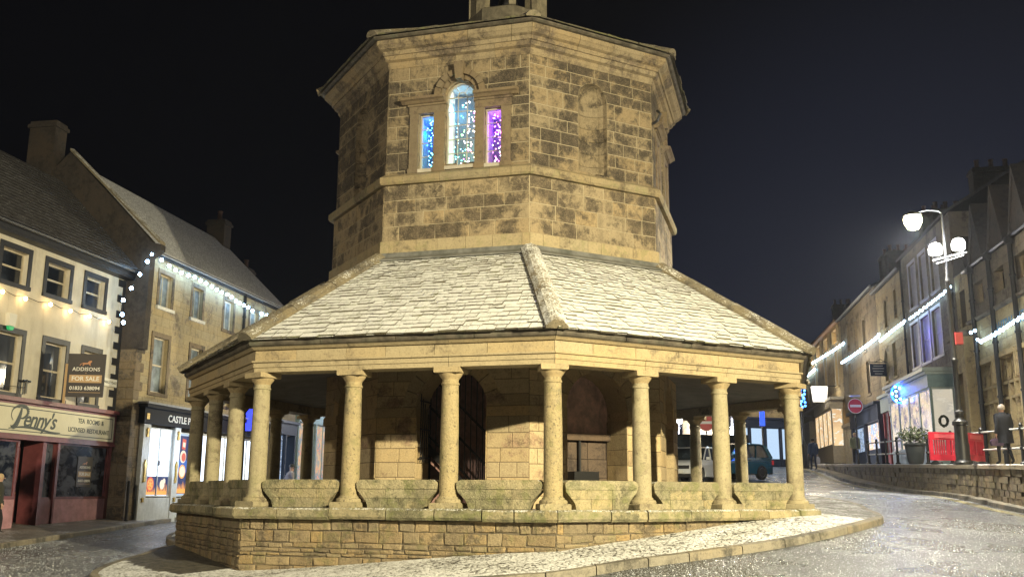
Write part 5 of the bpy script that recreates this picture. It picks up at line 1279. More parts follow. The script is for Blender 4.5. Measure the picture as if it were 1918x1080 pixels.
# gables above
for c in cs_:
    if c-1.3 < s_l2: continue
    b = MB(); b.prism([(c-.85,8.75),(c+.85,8.75),(c,10.9)], -.8, 0, 0, .4, FR); gb = b.build('dormer_gable', [S_blk], hall)
    b = MB()
    for sg in (-1,1): b.prism([(c+sg*.98,8.72),(c+sg*.84,8.70),(c,10.85),(c,11.15)], -.85, .06, 0, .5, FR)
    b.build('coping', [S_blk], gb)
b = MB(); b.tube([FR @ Vector((s_l2,.15,8.75)), FR @ Vector((sW-1.7,.15,8.75))], .08, 6); b.build('gutter', [M_iron], hall)
hr = gable_roof(hall, FR, s_l2, sW-1.75, 0.1, 8.8, -3.6, 13.6, M_roofslate); chimney(hr, FR, sW-5.6, -3.6, 12.5, 15.6, 1.2, 1.2, 2)
for u, v in ((1918,740),(1873,740),(1838,760)): pipe(hall, FR, s_of(u, v, .2), .18, zg, 8.75, .085, hop=True)
text('THE WITHAM', .55, FR, s_of(1888,612), zpx(1888,606), .02, plain('blue_letters', (0.10,0.26,0.42), .5), hall, sx=-1.0 if False else 1.0)
# porch bay between hall and tall house
b = MB()
PB0, PB1 = sW-1.75, sW-.05
ashlar(b, FR @ Matrix.Translation((0,.35,0)), PB1-PB0, -.5, zpx(1820,620,.35), [op(PB0+.45, PB1-.45, 2.6, 4.9)], ch=.34, lm=.5, s0=PB0)
for s in (PB0, PB1): b.add([(s,.35,-.5),(s,-6,-.5),(s,-6,8.8),(s,.35,6.4)], [(0,1,2,3)], 0, .5, FR)
zpb = zpx(1820,620,.35)
ashlar(b, FR, PB1-PB0, zpb, 8.9, [op(PB0+.5, PB1-.5, zpb+.5, 8.2)], ch=.34, lm=.5, s0=PB0)
b.build('porch_bay', [S_hall], hall)
b = MB(); b.box(PB0-.1, PB1+.1, -.05, .5, zpb, zpb+.22, 0, .3, FR); b.build('cornice', [S_dk], hall); b = MB(); b.prism([(PB0,8.9),(PB1,8.9),((PB0+PB1)/2,10.4)], -.5, .06, 0, .3, FR); b.build('porch_gable', [S_blk], hall)
window(hall, FR @ Matrix.Translation((0,.35,0)), op(PB0+.45, PB1-.45, 2.6, 4.9), .2, S_hall, M_glass, (2,2)); window(hall, FR, op(PB0+.5, PB1-.5, zpb+.5, 8.2), .2, S_hall, M_glass, (2,2))
# E: four storey dark house
zE = zpx(1650, 540); zstr2 = zpx(1670, 620)
def row_house(name, label, s0, s1, ze, mat, wins, shop, roof=M_roofslate, rise=2.6, chim=(), depth=8, sur=None, wm=None, wp=None, ztop_shop=None):
    h = thing(name, label, 'building', body_base(FR, (s0+s1)/2)); zs_ = ztop_shop
    wall(h, FR, s0, s1, zs_, ze, wins, [mat], ch=.33, lm=.55, depth=depth)
    b = MB(); solid(b, FR, s0, s1, -depth, -.7, -.5, zs_); b.build('lower_wall', [mat], h)
    for o in wins: window(h, FR, o, .14, wm or M_wframe, wp, (1,2), sur or (.12, mat, .03), (mat, .07))
    r = gable_roof(h, FR, s0, s1, .22, ze, -depth/2, ze+rise, roof); b = MB(); b.tube([FR @ Vector((s0,.28,ze)), FR @ Vector((s1,.28,ze))], .07, 6); b.build('gutter', [plain('shiny_gutter', (0.35,0.36,0.38), .25, .3)], h)
    for c in chim: chimney(r, FR, c, -depth/2, ze+rise-1, ze+rise+2.0, .8, 1.6, 3)
    return h
ztE = zpx(1665, 738)
wE = [hop(1658,1664,652,715), hop(1674,1680,640,705)]; wE2 = [hop(1657,1662,560,615), hop(1675,1680,540,598)]
sz = sD+.02
hE = row_house('stone_house', 'yellow stone house with narrow dark windows above the red framed shop', sz, sE, zE, S_yel, wE + wE2, None, ztop_shop=ztE, chim=(sE-.4,))
f = MB(); solid(f, FR, sz, sE-.1, 0, .35, ztE-.15, ztE); solid(f, FR, sz+.05, sE-.15, -.1, .2, ztE-.9, ztE-.152); f = f.build('fascia', [M_tealw], hE)
gE = PZ(FR @ Vector(((sz+sE)/2,0,0)))
rA, rB = s_of(1669, 800), s_of(1652, 800)
b = MB()
for x in (rA, (rA+rB)/2, rB-.2): solid(b, FR, x, x+.16, -.1, .1, gE-.2, ztE-.901)
solid(b, FR, rA+.161, rB-.2, -.1, .08, gE-.2, gE+.6); b.build('red_frame', [M_red], hE)
shopwin(hE, FR, rA+.17, rB-.21, gE+.61, ztE-.91, .02, M_red, glow_noise('red_shop_interior', (0.35,0.36,0.36), (0.10,0.10,0.12), (0.6,0.55,0.5), .35, 2), (), fw=.05)
dA, dB = s_of(1692, 800), s_of(1674, 800)
b = MB(); solid(b, FR, dA, dA+.15, -.1, .14, gE-.2, ztE-.901); solid(b, FR, dB-.15, dB, -.1, .14, gE-.2, ztE-.901); solid(b, FR, dA+.151, dB-.151, -.1, .22, ztE-1.2, ztE-.902); b.build('door_case', [M_wsf], hE)
b = MB(); solid(b, FR, dA+.152, dB-.152, -.25, -.2, gE-.2, ztE-1.2); dd = b.build('door', [plain('teal_door', (0.05,0.22,0.27), .4)], hE); b = MB(); solid(b, FR, dA+.35, dB-.35, -.199, -.19, gE+1.0, ztE-1.4); b.build('pane', [cold_shop], dd)
# F: wide dark house, stepped
zF = zpx(1600, 574)
wF = []
for u in (1594, 1609, 1624): a = s_of(u); wF += [op(a-.42, a+.42, zpx(u, 655), zpx(u, 655)+1.9)]
for u in (1592, 1627): a = s_of(u); wF += [op(a-.42, a+.42, zpx(u, 738), zpx(u, 738)+1.9)]
ztF = zpx(1620, 765)
hF = row_house('dark_terrace_house', 'wide dark stone terrace house with a navy shopfront halfway up the street', sE+.02, sF, zF, S_dk, wF, None, ztop_shop=ztF, chim=(sE+2, sF-.5))
gF = PZ(FR @ Vector(((sE+sF)/2,0,0)))
nv = s_of(1601, 800)
f = MB(); solid(f, FR, sE+.1, nv, 0, .5, ztF-.15, ztF); solid(f, FR, sE+.15, nv-.05, -.1, .3, ztF-1.0, ztF-.152); 
for x in (sE+.15, (sE+nv)/2, nv-.35): solid(f, FR, x, x+.3, -.2, .25, gF-.2, ztF-1.001)
solid(f, FR, sE+.15, nv-.05, -.2, .2, gF-.2, gF+.7); nvf = f.build('navy_shopfront', [M_navy], hF)
shopwin(nvf, FR, sE+.46, (sE+nv)/2-.01, gF+.71, ztF-1.01, .1, M_navy, glow_noise('cafe_interior', (0.35,0.5,0.75), (0.9,0.55,0.3), (0.9,0.95,1.0), 1.3, 1.5), ())
shopwin(nvf, FR, (sE+nv)/2+.31, nv-.36, gF+.71, ztF-1.01, .1, M_navy, cold_shop, ())
b = MB(); solid(b, FR, nv+.05, sF-.05, -.05, .35, ztF-.75, ztF-.55)
for i in range(5): x = nv+.1+(sF-nv-.5)*i/4; solid(b, FR, x, x+.32, -.1, .22, gF-.2, ztF-.751)
pf = b.build('pilastered_shopfront', [M_cof], hF)
for i in range(4): 
    x = nv+.1+(sF-nv-.5)*i/4+.321; x2 = nv+.1+(sF-nv-.5)*(i+1)/4-.001
    shopwin(pf, FR, x, x2, gF+.4, ztF-.76, -.05, plain('brown_shop_paint', (0.12,0.04,0.03), .4), glow_noise('brown_shop_interior', (0.5,0.42,0.3), (0.08,0.05,0.06), (0.3,0.35,0.9), .45, 1.5), (), fw=.1)
    b = MB(); solid(b, FR, x, x2, -.3, .0, gF-.2, gF+.399); b.build('stall_riser', [plain('brown_shop_paint', (0.12,0.04,0.03), .4)], pf)
# G: house with floodlit attic windows
zG = zpx(1550, 622)
zs0 = zpx(1550, 662); 
hG = thing('floodlit_house', 'stone house with four floodlit attic windows and a lit bay shop below', 'building', body_base(FR, (sF+sG)/2))
sF2, sG2 = sF+.02, sG
at_o = []
for i in range(4): c = sF2 + (sG2-sF2)*(i+.5)/4; at_o.append(op(c-.95, c+.95, zs0+.2, zG-.45))
fl_o = []
for i in range(3): c = sF2 + (sG2-sF2)*(i+.5)/3.2; fl_o.append(op(c-.6, c+.6, zpx(1535, 745), zpx(1535, 745)+2.6))
ztG = zpx(1545, 762)
wall(hG, FR, sF2, sG2, ztG, zG, at_o+fl_o, [S_yel], ch=.35, lm=.6, depth=8)
b = MB(); solid(b, FR, sF2, sG2, -8, -.7, -.5, ztG); b.build('lower_wall', [S_yel], hG)
m_att = glow_noise('floodlit_blind', (1.0,0.80,0.50), (1.0,0.9,0.7), (0.85,0.6,0.35), 1.6, 1.0)
for o in at_o: window(hG, FR, o, .15, M_wframe, m_att, (1,1), (.25, S_yel, .15), (S_yel, .1))
for o in fl_o: window(hG, FR, o, .15, M_wframe, M_lav, (1,2), (.15, M_wframe, .04), (S_yel, .1))
rG = gable_roof(hG, FR, sF2, sG2, .35, zG, -4, zG+2.2, M_roofslate); chimney(rG, FR, sF2+.5, -4, zG+1, zG+4.4, 1.0, 2.0, 3); chimney(rG, FR, sG2-.5, -4, zG+1, zG+3.8, 1.0, 2.0, 3)
b = MB(); solid(b, FR, sF2, sG2, 0, .4, zG-.15, zG); b.build('cornice', [plain('warm_timber', (0.35,0.2,0.1), .6)], hG)
for o in at_o[::1]: lamp('attic_flood', tuple(FR @ Vector((o['cx'], .55, zs0+.15))), (1.0,0.66,0.32), 22, .1)
gG = PZ(FR @ Vector(((sF2+sG2)/2,0,0)))+.1
f = MB(); solid(f, FR, sF2+.3, sG2-.3, 0, .9, ztG-.2, ztG); 
bx0, bx1 = s_of(1558, 800, .8), s_of(1527, 800, .8)
solid(f, FR, bx0, bx1, 0, .85, ztG-.7, ztG-.201); solid(f, FR, bx0, bx1, 0, .8, gG-.2, gG+.9); f = f.build('bay_shopfront', [M_cof], hG)
wg = glow_noise('bakery_interior', (1.0,0.72,0.38), (0.8,0.5,0.25), (1.0,0.95,0.8), 0.9, 0.8)
FG = frame((FR @ Vector((bx0,0,0))).to_tuple()[:2], (FR.col[1].x, FR.col[1].y), (-FR.col[0].x, -FR.col[0].y))
shopwin(f, FG, .02, .80, gG+.901, ztG-.71, 0, M_cof, wg, (), fw=.07); shopwin(f, FR, bx0, bx1, gG+.901, ztG-.71, .8, M_cof, wg, tuple(bx0+(bx1-bx0)*i/4 for i in (1,2,3)), fw=.16)
# H: last houses beyond
hH = row_house('end_terrace', 'far stone terrace partly hidden behind the right hand column', sG+.05, sG+14, zpx(1519,700)+2.5, S_yel, [op(sG+1+i*2.4, sG+2.1+i*2.4, 7.8, 9.8) for i in range(5)], None, ztop_shop=6.2, chim=(sG+7,), wp=M_lav)
b = MB(); solid(b, FR, sG+.1, sG+13.9, -.2, .3, 2.0, 6.2); b.build('shopfront', [M_cof], hH)
# background row closing the square (seen through the arcade)
Fb = frame((-30, 84), (1, 0.10), (0.10, -1))
def bh(name, label, s0, s1, ze, mat, nw, fl, shop, rm=M_roofslate, **kw): return simple_house(name, label, Fb, s0, s1, 1.5, ze, mat, rm, 2.6, nw, fl, shop, depth=8, roofd=4, **kw)
g84 = 2.6
bh('inn_building', 'pale inn at the back of the square behind the arcade centre', 0, 16, 9.5, plain('inn_render', (0.5,0.5,0.48), .8, var=.1), 4, (6.2,), dict(top=5.8, riser=g84+.7, n=5, mat=M_navy, pane=cold_shop))
bh('bank_building', 'stone bank with cold lit windows behind the parked cars', 16.1, 38, 10.5, S_third, 6, (6.9,), dict(top=6.3, riser=g84+.7, n=7, mat=M_pblue, pane=cold_shop), wpane=M_lav)
Fn = frame((11.2, 62.0), (0.93, 0.36), (0.36, -0.93))
nh = simple_house('navy_corner_shop', 'yellow stone corner building with a navy shopfront and cold lit windows behind the cars', Fn, 3.2, 8.3, .8, 9.5, S_yel, M_roofslate, 2.4, 3, (6.4,), dict(top=5.2, riser=2.5, n=4, mat=M_navy, pane=emit('cold_window', (0.55,0.75,1.0), .9)), depth=6)
# string lights on the right
cr = emit('cold_rope_bulb', (0.50,0.76,1.0), 19)
def rstring(name, label, pts, n, d=.22, r=.055, anchor=None):
    W = [(lambda q: FR @ Vector((q[0], d, q[1])))(hit(FR, u, v, d)) for u, v in pts]
    t = thing(name, label, 'string lights', W[0], 'cold white string lights along the right hand houses'); L = pathpts(W, 99); b = MB()
    tot = sum((c-a).length for a, c in zip(W, W[1:])); out = []; k = 0
    for i in range(n):
        q = tot*i/(n-1); 
        for a, c in zip(W, W[1:]):
            l = (c-a).length
            if q <= l + 1e-6: p = a.lerp(c, q/l); break
            q -= l
        out.append(p + Vector((0,0,-.05*math.sin(i*1.7)**2)))
    for a, c in zip(out, out[1:]): b.tube([a + Vector((0,0,.06)), c + Vector((0,0,.06))], .012, 4)
    b.build('cable', [M_iron], t)
    me = MB().ball(Vector((0,0,0)), r, 8).build('bulb', [cr], None, smooth=True); md = me.data; bpy.data.objects.remove(me)
    for p in out: o = bpy.data.objects.new('bulb', md); COL.objects.link(o); o.parent = t; o.location = p - W[0]
rstring('string_lights', 'cold string lights on the gothic hall under its blue letters', [(1918,589),(1900,600),(1880,614),(1860,626),(1836,639),(1831,633)], 24)
rstring('string_lights', 'short cold string lights on the porch bay left of the gothic hall', [(1826,619),(1822,618),(1806,627),(1797,634)], 5)
rstring('string_lights', 'cold string lights between the two window rows of the tall corner house', [(1780,537),(1763,551),(1740,569),(1704,596)], 19)
rstring('string_lights', 'cold string lights across the yellow stone house above the red shop', [(1694,601),(1670,619),(1649,637)], 20, r=.062)
rstring('string_lights', 'long cold string lights across the wide dark terrace house', [(1646,626),(1640,633),(1610,656),(1590,670),(1577,678)], 30, r=.075)
rstring('string_lights', 'cold string lights below the four floodlit attic windows', [(1580,642),(1560,656),(1540,668),(1522,679)], 26, r=.075)
rstring('string_lights', 'farthest short cold string lights beside the arcade roof', [(1526,691),(1508,706)], 16, r=.08)
# ---------- hanging things on the right
def onwall(u, v, d, F=FR): s, z = hit(F, u, v, d); return s, z
# blue light wheel
s_, z_ = onwall(1687, 737, 1.05); ctr = FR @ Vector((s_, 1.05, z_)); wh = thing('blue_light_wheel', 'round wheel of blue lights glowing between the red shop and the teal bay', 'light decoration', ctr)
blue = emit('blue_rope', (0.01,0.08,1.0), 16); bl2 = emit('pale_blue_bulb', (0.25,0.75,1.0), 14)
rgt = Vector((1,0,0)); upv = Vector((0,0,1))
b = MB(); ring = [ctr + rgt*math.cos(2*PI*i/20)*.42 + upv*math.sin(2*PI*i/20)*.42 for i in range(21)]; b.tube(ring, .045, 5)
b.tube([ctr + rgt*.5 + upv*.55, ctr + rgt*.52 - upv*2.6], .05, 5)
b.build('rope_light', [blue], wh)
for i in range(14):
    a = 2*PI*i/14; b = MB(); rr_ = .40 if i % 2 else .25; b.ball(ctr + rgt*math.cos(a)*rr_ + upv*math.sin(a)*rr_ + Vector((0,-.05,0)), .06, 6); b.build('bulb', [bl2], wh)
lamp('blue_wheel_glow', tuple(ctr + Vector((-.2,-.3,.1))), (0.02,0.08,1.0), 60, .2)
lamp('blue_wheel_glow', tuple(FR @ Vector((s_-1.5, .5, z_+2.5))), (0.1,0.1,1.0), 30, .2)
# hanging pub sign
s_, z_ = onwall(1624, 692, 1.0); hs = thing('hanging_sign', 'small navy hanging sign with pale lettering on an iron bracket', 'sign', tuple(FR @ Vector((s_, .0, z_))))
FHp = frame((FR @ Vector((s_,0,0))).to_tuple()[:2], (-1,0), (0,-1))
b = MB(); b.cbox(-.0, .9, -.03, .03, z_-.36, z_+.30, .02, 0, .5, FHp); bd = b.build('board', [plain('sign_navy', (0.02,0.03,0.06), .5)], hs)
b = MB()
for i, w in enumerate((.5,.62,.55,.4)): b.box(.45-w/2, .45+w/2, .031, .036, z_+.17-i*.14, z_+.20-i*.14, 0, .5, FHp)
b.build('faded_lettering', [M_wt], bd); b = MB(); b.tube([FHp @ Vector((-.1,0,z_+.38)), FHp @ Vector((.95,0,z_+.38))], .025, 5); b.tube([FHp @ Vector((0,0,z_+.38)), FHp @ Vector((.3,0,z_+.55)), FHp @ Vector((.6,0,z_+.38))], .02, 5); b.build('bracket', [M_iron], hs)
# lit white box sign
s_, z_ = onwall(1535, 737, 1.2); ls = thing('lit_box_sign', 'glowing white tapered box sign hanging over the lit bay shop', 'sign', tuple(FR @ Vector((s_, 0, z_))))
FH2 = frame((FR @ Vector((s_,1.2,0))).to_tuple()[:2], (1,0), (0,-1)); k_ = (FR @ Vector((s_,1.2,0))).y/1822*.98
b = MB(); b.prism([(-12*k_,z_-15*k_),(12*k_,z_-15*k_),(15*k_,z_+14*k_),(-15*k_,z_+14*k_)], -.15, .15, 0, .5, FH2); bd = b.build('panel', [emit('sign_glow', (1.0,0.93,0.80), 2.2)], ls)
text('#1', .30, FH2, 0, z_, .155, plain('grey_lettering', (0.2,0.2,0.2), .5), bd); b = MB(); b.tube([FH2 @ Vector((-15*k_,0,z_+15*k_)), FH2 @ Vector((1.6,0,z_+15*k_))], .03, 5); b.build('bracket', [M_iron], ls)
lamp('box_sign_glow', tuple(FH2 @ Vector((0, .6, z_))), (1.0,0.9,0.7), 60, .3)
# ---------- street lamp with arm and two floodlights
def foot(u, Y): p = at_y(u, 870, Y); return Vector((p.x, Y, PZ(p)+.03))
Y0 = 29.0; p0 = foot(1805, Y0); top = at_y(1775, 400, Y0)
sl = thing('street_lamp', 'tall black street lamp with a lantern and two floodlights on a crossbar', 'street lamp', p0, None)
b = MB(); b.lathe([(.26,0),(.26,.06),(.22,.10),(.20,.16),(.205,.55),(.19,.62),(.18,1.12),(.22,1.15),(.22,1.24),(.13,1.32),(.11,1.45),(.14,1.47),(.14,1.54),(.085,1.58),(.08,1.65)], 16); b.build('base', [M_iron], sl, smooth=True, local=True)
H_ = top.z - p0.z
b = MB(); b.lathe([(.082,1.6),(.075,3.0),(.09,3.02),(.09,3.10),(.072,3.12),(.065,H_-2.2),(.08,H_-2.18),(.08,H_-2.1),(.042,H_-2.0),(.036,H_)], 12); b.build('pole', [M_iron], sl, smooth=True, local=True)
M_galv = plain('galvanised_steel', (0.55,0.56,0.56), .35, .6)
lt = at_y(1710, 415, Y0) - p0
b = MB(); tp = Vector((0,0,H_)); b.tube([tp, tp + Vector((-.10,0,.08)), tp + Vector((-.45,0,.10)), Vector((lt.x+.2,0,H_+.04)), Vector((lt.x,0,lt.z+.30))], .016, 6); b.build('lantern_arm', [M_galv], sl, smooth=True, local=True)
b = MB(); M0 = Matrix.Translation(Vector((lt.x, 0, lt.z)))
b.lathe([(.05,-.26),(.16,-.22),(.25,-.05),(.27,.08),(.22,.16),(.02,.17)], 16, 0, .5, M0); lan = b.build('lantern', [emit('lantern_glow', (1.0,0.86,0.50), 60)], sl, smooth=True, local=True)
b = MB(); b.lathe([(.29,.171),(.25,.24),(.10,.32),(.03,.34)], 16, 0, .5, M0); b.build('hood', [M_iron], lan, smooth=True, local=True)
cbz = at_y(1778, 480, Y0) - p0
c0, c1 = at_y(1747, 488, Y0) - p0, at_y(1811, 472, Y0) - p0
b = MB(); b.tube([c0, c1], .03, 6); b.tube([c0 + Vector((.1,0,-.1)), c1 + Vector((-.1,0,-.1))], .02, 6); b.build('crossbar', [M_galv], sl, local=True)
for u, v in ((1752,468),(1795,459)):
    q = at_y(u, v, Y0) - p0; b = MB(); b.lathe([(.13,-.16),(.19,-.12),(.20,.05),(.15,.17),(.05,.22),(.01,.225)], 14, 0, .5, Matrix.Translation(q)); fl = b.build('floodlight', [emit('flood_glow', (1.0,0.96,0.88), 26)], sl, smooth=True, local=True)
    b = MB(); b.tube([q + Vector((-.12,0,-.18)), q + Vector((.12,0,-.18))], .03, 6); b.build('bracket', [M_galv], fl, local=True)
wl0 = p0 + Vector((lt.x, 0, lt.z)); lamp('street_and_fill_light', tuple(wl0 + Vector((0,-.1,-.36))), (1.0,0.94,0.80), 6500, .25, 172, tuple(wl0 + Vector((-1.2,-2,-8)))).data.spot_blend = .7
lamp('street_and_fill_light', tuple(p0 + Vector((0,-.4,cbz.z+.4))), (0.92,0.95,1.0), 420, .2)
b = MB(); q = at_y(1793, 634, Y0) - p0; b.box(-.10,.12,-.12,.12,q.z-.18,q.z+.18,0,.5,Matrix.Translation((q.x,0,0))); b.build('red_tag', [M_red], sl, local=True)
# far lamp post with blue decoration
Y1 = 58.0; p1 = at_y(1508, 868, Y1); p1.z = G(p1.x, Y1)+.12
fl_ = thing('lamp_post', 'distant black lamp post carrying a tall blue light decoration beside the end column', 'lamp post', p1)
b = MB(); b.lathe([(.22,0),(.2,1.3),(.1,1.45),(.07,1.6),(.055,6.4)], 12); b.build('pole', [M_iron], fl_, smooth=True, local=True)
b = MB(); z0, z1 = at_y(1508,762,Y1).z - p1.z, at_y(1508,716,Y1).z - p1.z
for i in range(22): b.ball(Vector((.18*math.sin(i*1.9), -.08, z0+(z1-z0)*i/21)), .07, 6)
b.build('blue_decoration', [emit('blue_bulbs', (0.05,0.25,1.0), 9)], fl_, local=True)
p2 = at_y(1431, 868, 61.0); p2.z = G(p2.x, 61)
fl2 = thing('lamp_post', 'black lamp post with a blue light column in front of the navy corner shop', 'lamp post', p2)
b = MB(); b.lathe([(.16,0),(.14,1.0),(.06,1.1),(.05,5.6)], 10); b.build('pole', [M_iron], fl2, smooth=True, local=True)
b = MB(); z0, z1 = at_y(1428,797,61).z - p2.z, at_y(1428,768,61).z - p2.z
b.box(-.16,.16,-.1,-.05,z0,z1); 
b.build('blue_decoration', [emit('blue_panel', (0.01,0.08,0.9), 1.6)], fl2, local=True)
p3 = at_y(1273, 868, 66.0); p3.z = G(p3.x, 66)
fl3 = thing('lamp_post', 'far white street lamp glowing beyond the parked cars', 'lamp post', p3)
b = MB(); hh = at_y(1273, 787, 66).z - p3.z; b.lathe([(.1,0),(.06,1.2),(.05,hh)], 10); b.build('pole', [M_iron], fl3, smooth=True, local=True)
b = MB(); b.ball(Vector((0,0,hh)), .28, 10); b.build('globe', [emit('far_globe', (0.95,0.92,1.0), 14)], fl3, local=True, smooth=True)
lamp('street_and_fill_light', tuple(p3 + Vector((0,-.5,hh-.5))), (0.9,0.9,1.0), 2600, .3)
# ---------- no entry signs
def no_entry(loc, r, hgt, label, wm=M_wt):
    t = thing('no_entry_sign', label, 'road sign', loc); b = MB(); b.lathe([(.07,0),(.06,.1),(.045,.2),(.045,hgt+r)], 10); b.build('post', [M_iron], t, smooth=True, local=True)
    Mx = Matrix.Translation((0,-.07,hgt)) @ Matrix.Rotation(PI/2, 4, 'X')
    b = MB(); b.lathe([(r,0),(r,.012)], 32, 0, .5, Mx); d = b.build('disc', [plain('sign_red', (0.55,0.02,0.03), .4)], t, local=True)
    b = MB(); b.box(-r*.78, r*.78, -.095, -.083, hgt-r*.17, hgt+r*.17); b.build('bar', [plain('sign_white', (0.8,0.8,0.8), .4)], d, local=True)
    b = MB(); b.lathe([(r*1.09,-.006),(r*1.09,.004)], 32, 0, .5, Mx); b.build('rim', [plain('sign_white', (0.8,0.8,0.8), .4)], d, local=True); return t
p = at_y(1606, 832, 48.5); p.z = PZ(p)+.03
t = no_entry(p, .345, at_y(1606,760,48.5).z-p.z, 'red no entry sign on a black post at the far end of the railing')
b = MB(); b.box(-.25,.25,-.16,.05,(at_y(1606,743,48.5).z-p.z),(at_y(1606,743,48.5).z-p.z)+.08); b.build('sign_light', [M_galv], t, local=True)
p = at_y(1325, 875, 52); p.z = G(p.x, 52)
no_entry(p, .42, at_y(1325,791,52).z-p.z, 'red no entry sign glimpsed between the right hand columns above the cars')
# ---------- railing
rl = thing('railing', 'black iron railing with two pale snowy rails along the top of the retaining wall', 'railing', (wx(33)+.45, 33, PZ(Vector((0,33,0)))))
M_rail = plain('frosted_steel_rail', (0.60,0.60,0.58), .4, .2)
b = MB()
ys = [48.3]; us = [1626,1643,1661,1681,1707,1738,1783,1841,1917]
def y_of(u):
    lo_, hi_ = 10.0, 70.0
    for _ in range(50):
        m = (lo_+hi_)/2; x = wx(m)+.45; r = ray(u, 850); 
        if x/m > r.x/r.y: lo_ = m
        else: hi_ = m
    return lo_
ys += [y_of(u) for u in us]; ys += [ys[-1]-2.1, ys[-1]-4.2]
rp = MB(); rp.lathe([(r_*1.3, z_) for r_, z_ in [(.085,0),(.085,.05),(.05,.09),(.045,.42),(.062,.43),(.062,.50),(.042,.51),(.038,.96),(.060,.97),(.060,1.05),(.035,1.07),(.05,1.11),(.03,1.17),(.005,1.19)]], 10)
pm = rp.build('post', [M_iron], None, smooth=True); pmd = pm.data; bpy.data.objects.remove(pm)
off = Vector(rl.location)
for y in ys:
    o = bpy.data.objects.new('post', pmd); COL.objects.link(o); o.parent = rl; o.location = Vector((wx(y)+.45, y, PZ(Vector((0,y,0)))+.03)) - off
for hz, nm in ((.46,'lower_rail'),(1.01,'upper_rail')):
    b = MB(); b.tube([Vector((wx(y)+.45, y, PZ(Vector((0,y,0)))+.03+hz)) for y in ys], .031, 8); b.build(nm, [M_rail], rl, smooth=True)
# ---------- red plastic barrier
M_rpl = plain('red_plastic', (0.60,0.02,0.05), .45, var=.15, sc=4)
M_rw = plain('white_reflective', (0.75,0.55,0.55), .4)
def barrier(u0, u1, Y, label, rot=0):
    a, c = at_y(u0, 850, Y), at_y(u1, 850, Y+rot); a.z = PZ(a)+.03; c.z = PZ(c)+.03; L = (Vector((c.x,c.y,0))-Vector((a.x,a.y,0))).length
    F = frame((0,0), (c.x-a.x, c.y-a.y), ((c.y-a.y), -(c.x-a.x))); t = thing('plastic_barrier', label, 'barrier', a, 'red plastic barriers')
    b = MB(); b.cbox(0, L, -.03, .03, .12, .30, .01, 0, .5, F); b.cbox(0, L, -.03, .03, .74, .98, .01, 0, .5, F); b.cbox(0,.12,-.03,.03,.302,.738,.01,0,.5,F); b.cbox(L-.12,L,-.03,.03,.302,.738,.01,0,.5,F); b.cbox(L/2-.06,L/2+.06,-.03,.03,.302,.738,.01,0,.5,F)
    for k in range(2):
        x0 = .12 + k*(L/2-.06); w = L/2-.18
        for i in range(1, 6): x = x0 + w*i/6; b.box(x-.018, x+.018, -.02, .02, .302, .738, 0, .5, F)
    pn = b.build('panel', [M_rpl], t, local=True)
    b = MB(); b.box(.18, L-.18, .031, .036, .80, .92, 0, .5, F); b.build('reflective_strip', [M_rpl if 0 else plain('pink_reflective', (0.7,0.12,0.14), .35)], pn, local=True)
    for x in (.22, L-.22): b = MB(); b.prism([(-.22,0),(.22,0),(.20,.06),(.05,.12),(-.05,.12),(-.20,.06)], x-.06, x+.06, 0, .5, F @ Matrix(((0,1,0,0),(1,0,0,0),(0,0,1,0),(0,0,0,1)))); b.build('foot', [plain('black_rubber', (0.02,0.02,0.02), .7)], t, local=True)
barrier(1742, 1812, 30.2, 'red plastic barrier with slots left of the street lamp base', .3)
barrier(1813, 1843, 30.6, 'shorter looking red plastic barrier right of the street lamp base', .9)
# ---------- planter
p = at_y(1716, 868, 33.5); p.z = PZ(p)+.03; pl = thing('planter', 'dark planter with a bushy low shrub behind the railing', 'planter', p)
b = MB(); b.lathe([(.22,0),(.26,.1),(.33,.62),(.37,.64),(.37,.70),(.32,.70)], 14); b.build('pot', [plain('dark_pot', (0.025,0.03,0.03), .5)], pl, smooth=True, local=True)
b = MB()
for i in range(420):
    v = Vector((rnd.gauss(0,1), rnd.gauss(0,1), rnd.gauss(0,1))).normalized()*(rnd.random()**.4); c = Vector((v.x*.62, v.y*.5, .98+v.z*.30))
    a, e = Vector((rnd.gauss(0,1),rnd.gauss(0,1),rnd.gauss(0,1))).normalized()*.07, Vector((rnd.gauss(0,1),rnd.gauss(0,1),rnd.gauss(0,1))).normalized()*.035
    b.add([c-a, c+e, c+a, c-e], [(0,1,2,3)], 0, None)
b.build('foliage', [plain('shrub_leaves', (0.08,0.10,0.045), .7, var=.5, sc=12, snow=.2)], pl, local=True)
# ---------- light added at the far lamp post's head to brighten the houses
lamp('street_and_fill_light', tuple(p1 + Vector((.3,-.5,6.3))), (1.0,0.84,0.55), 1100, .3)
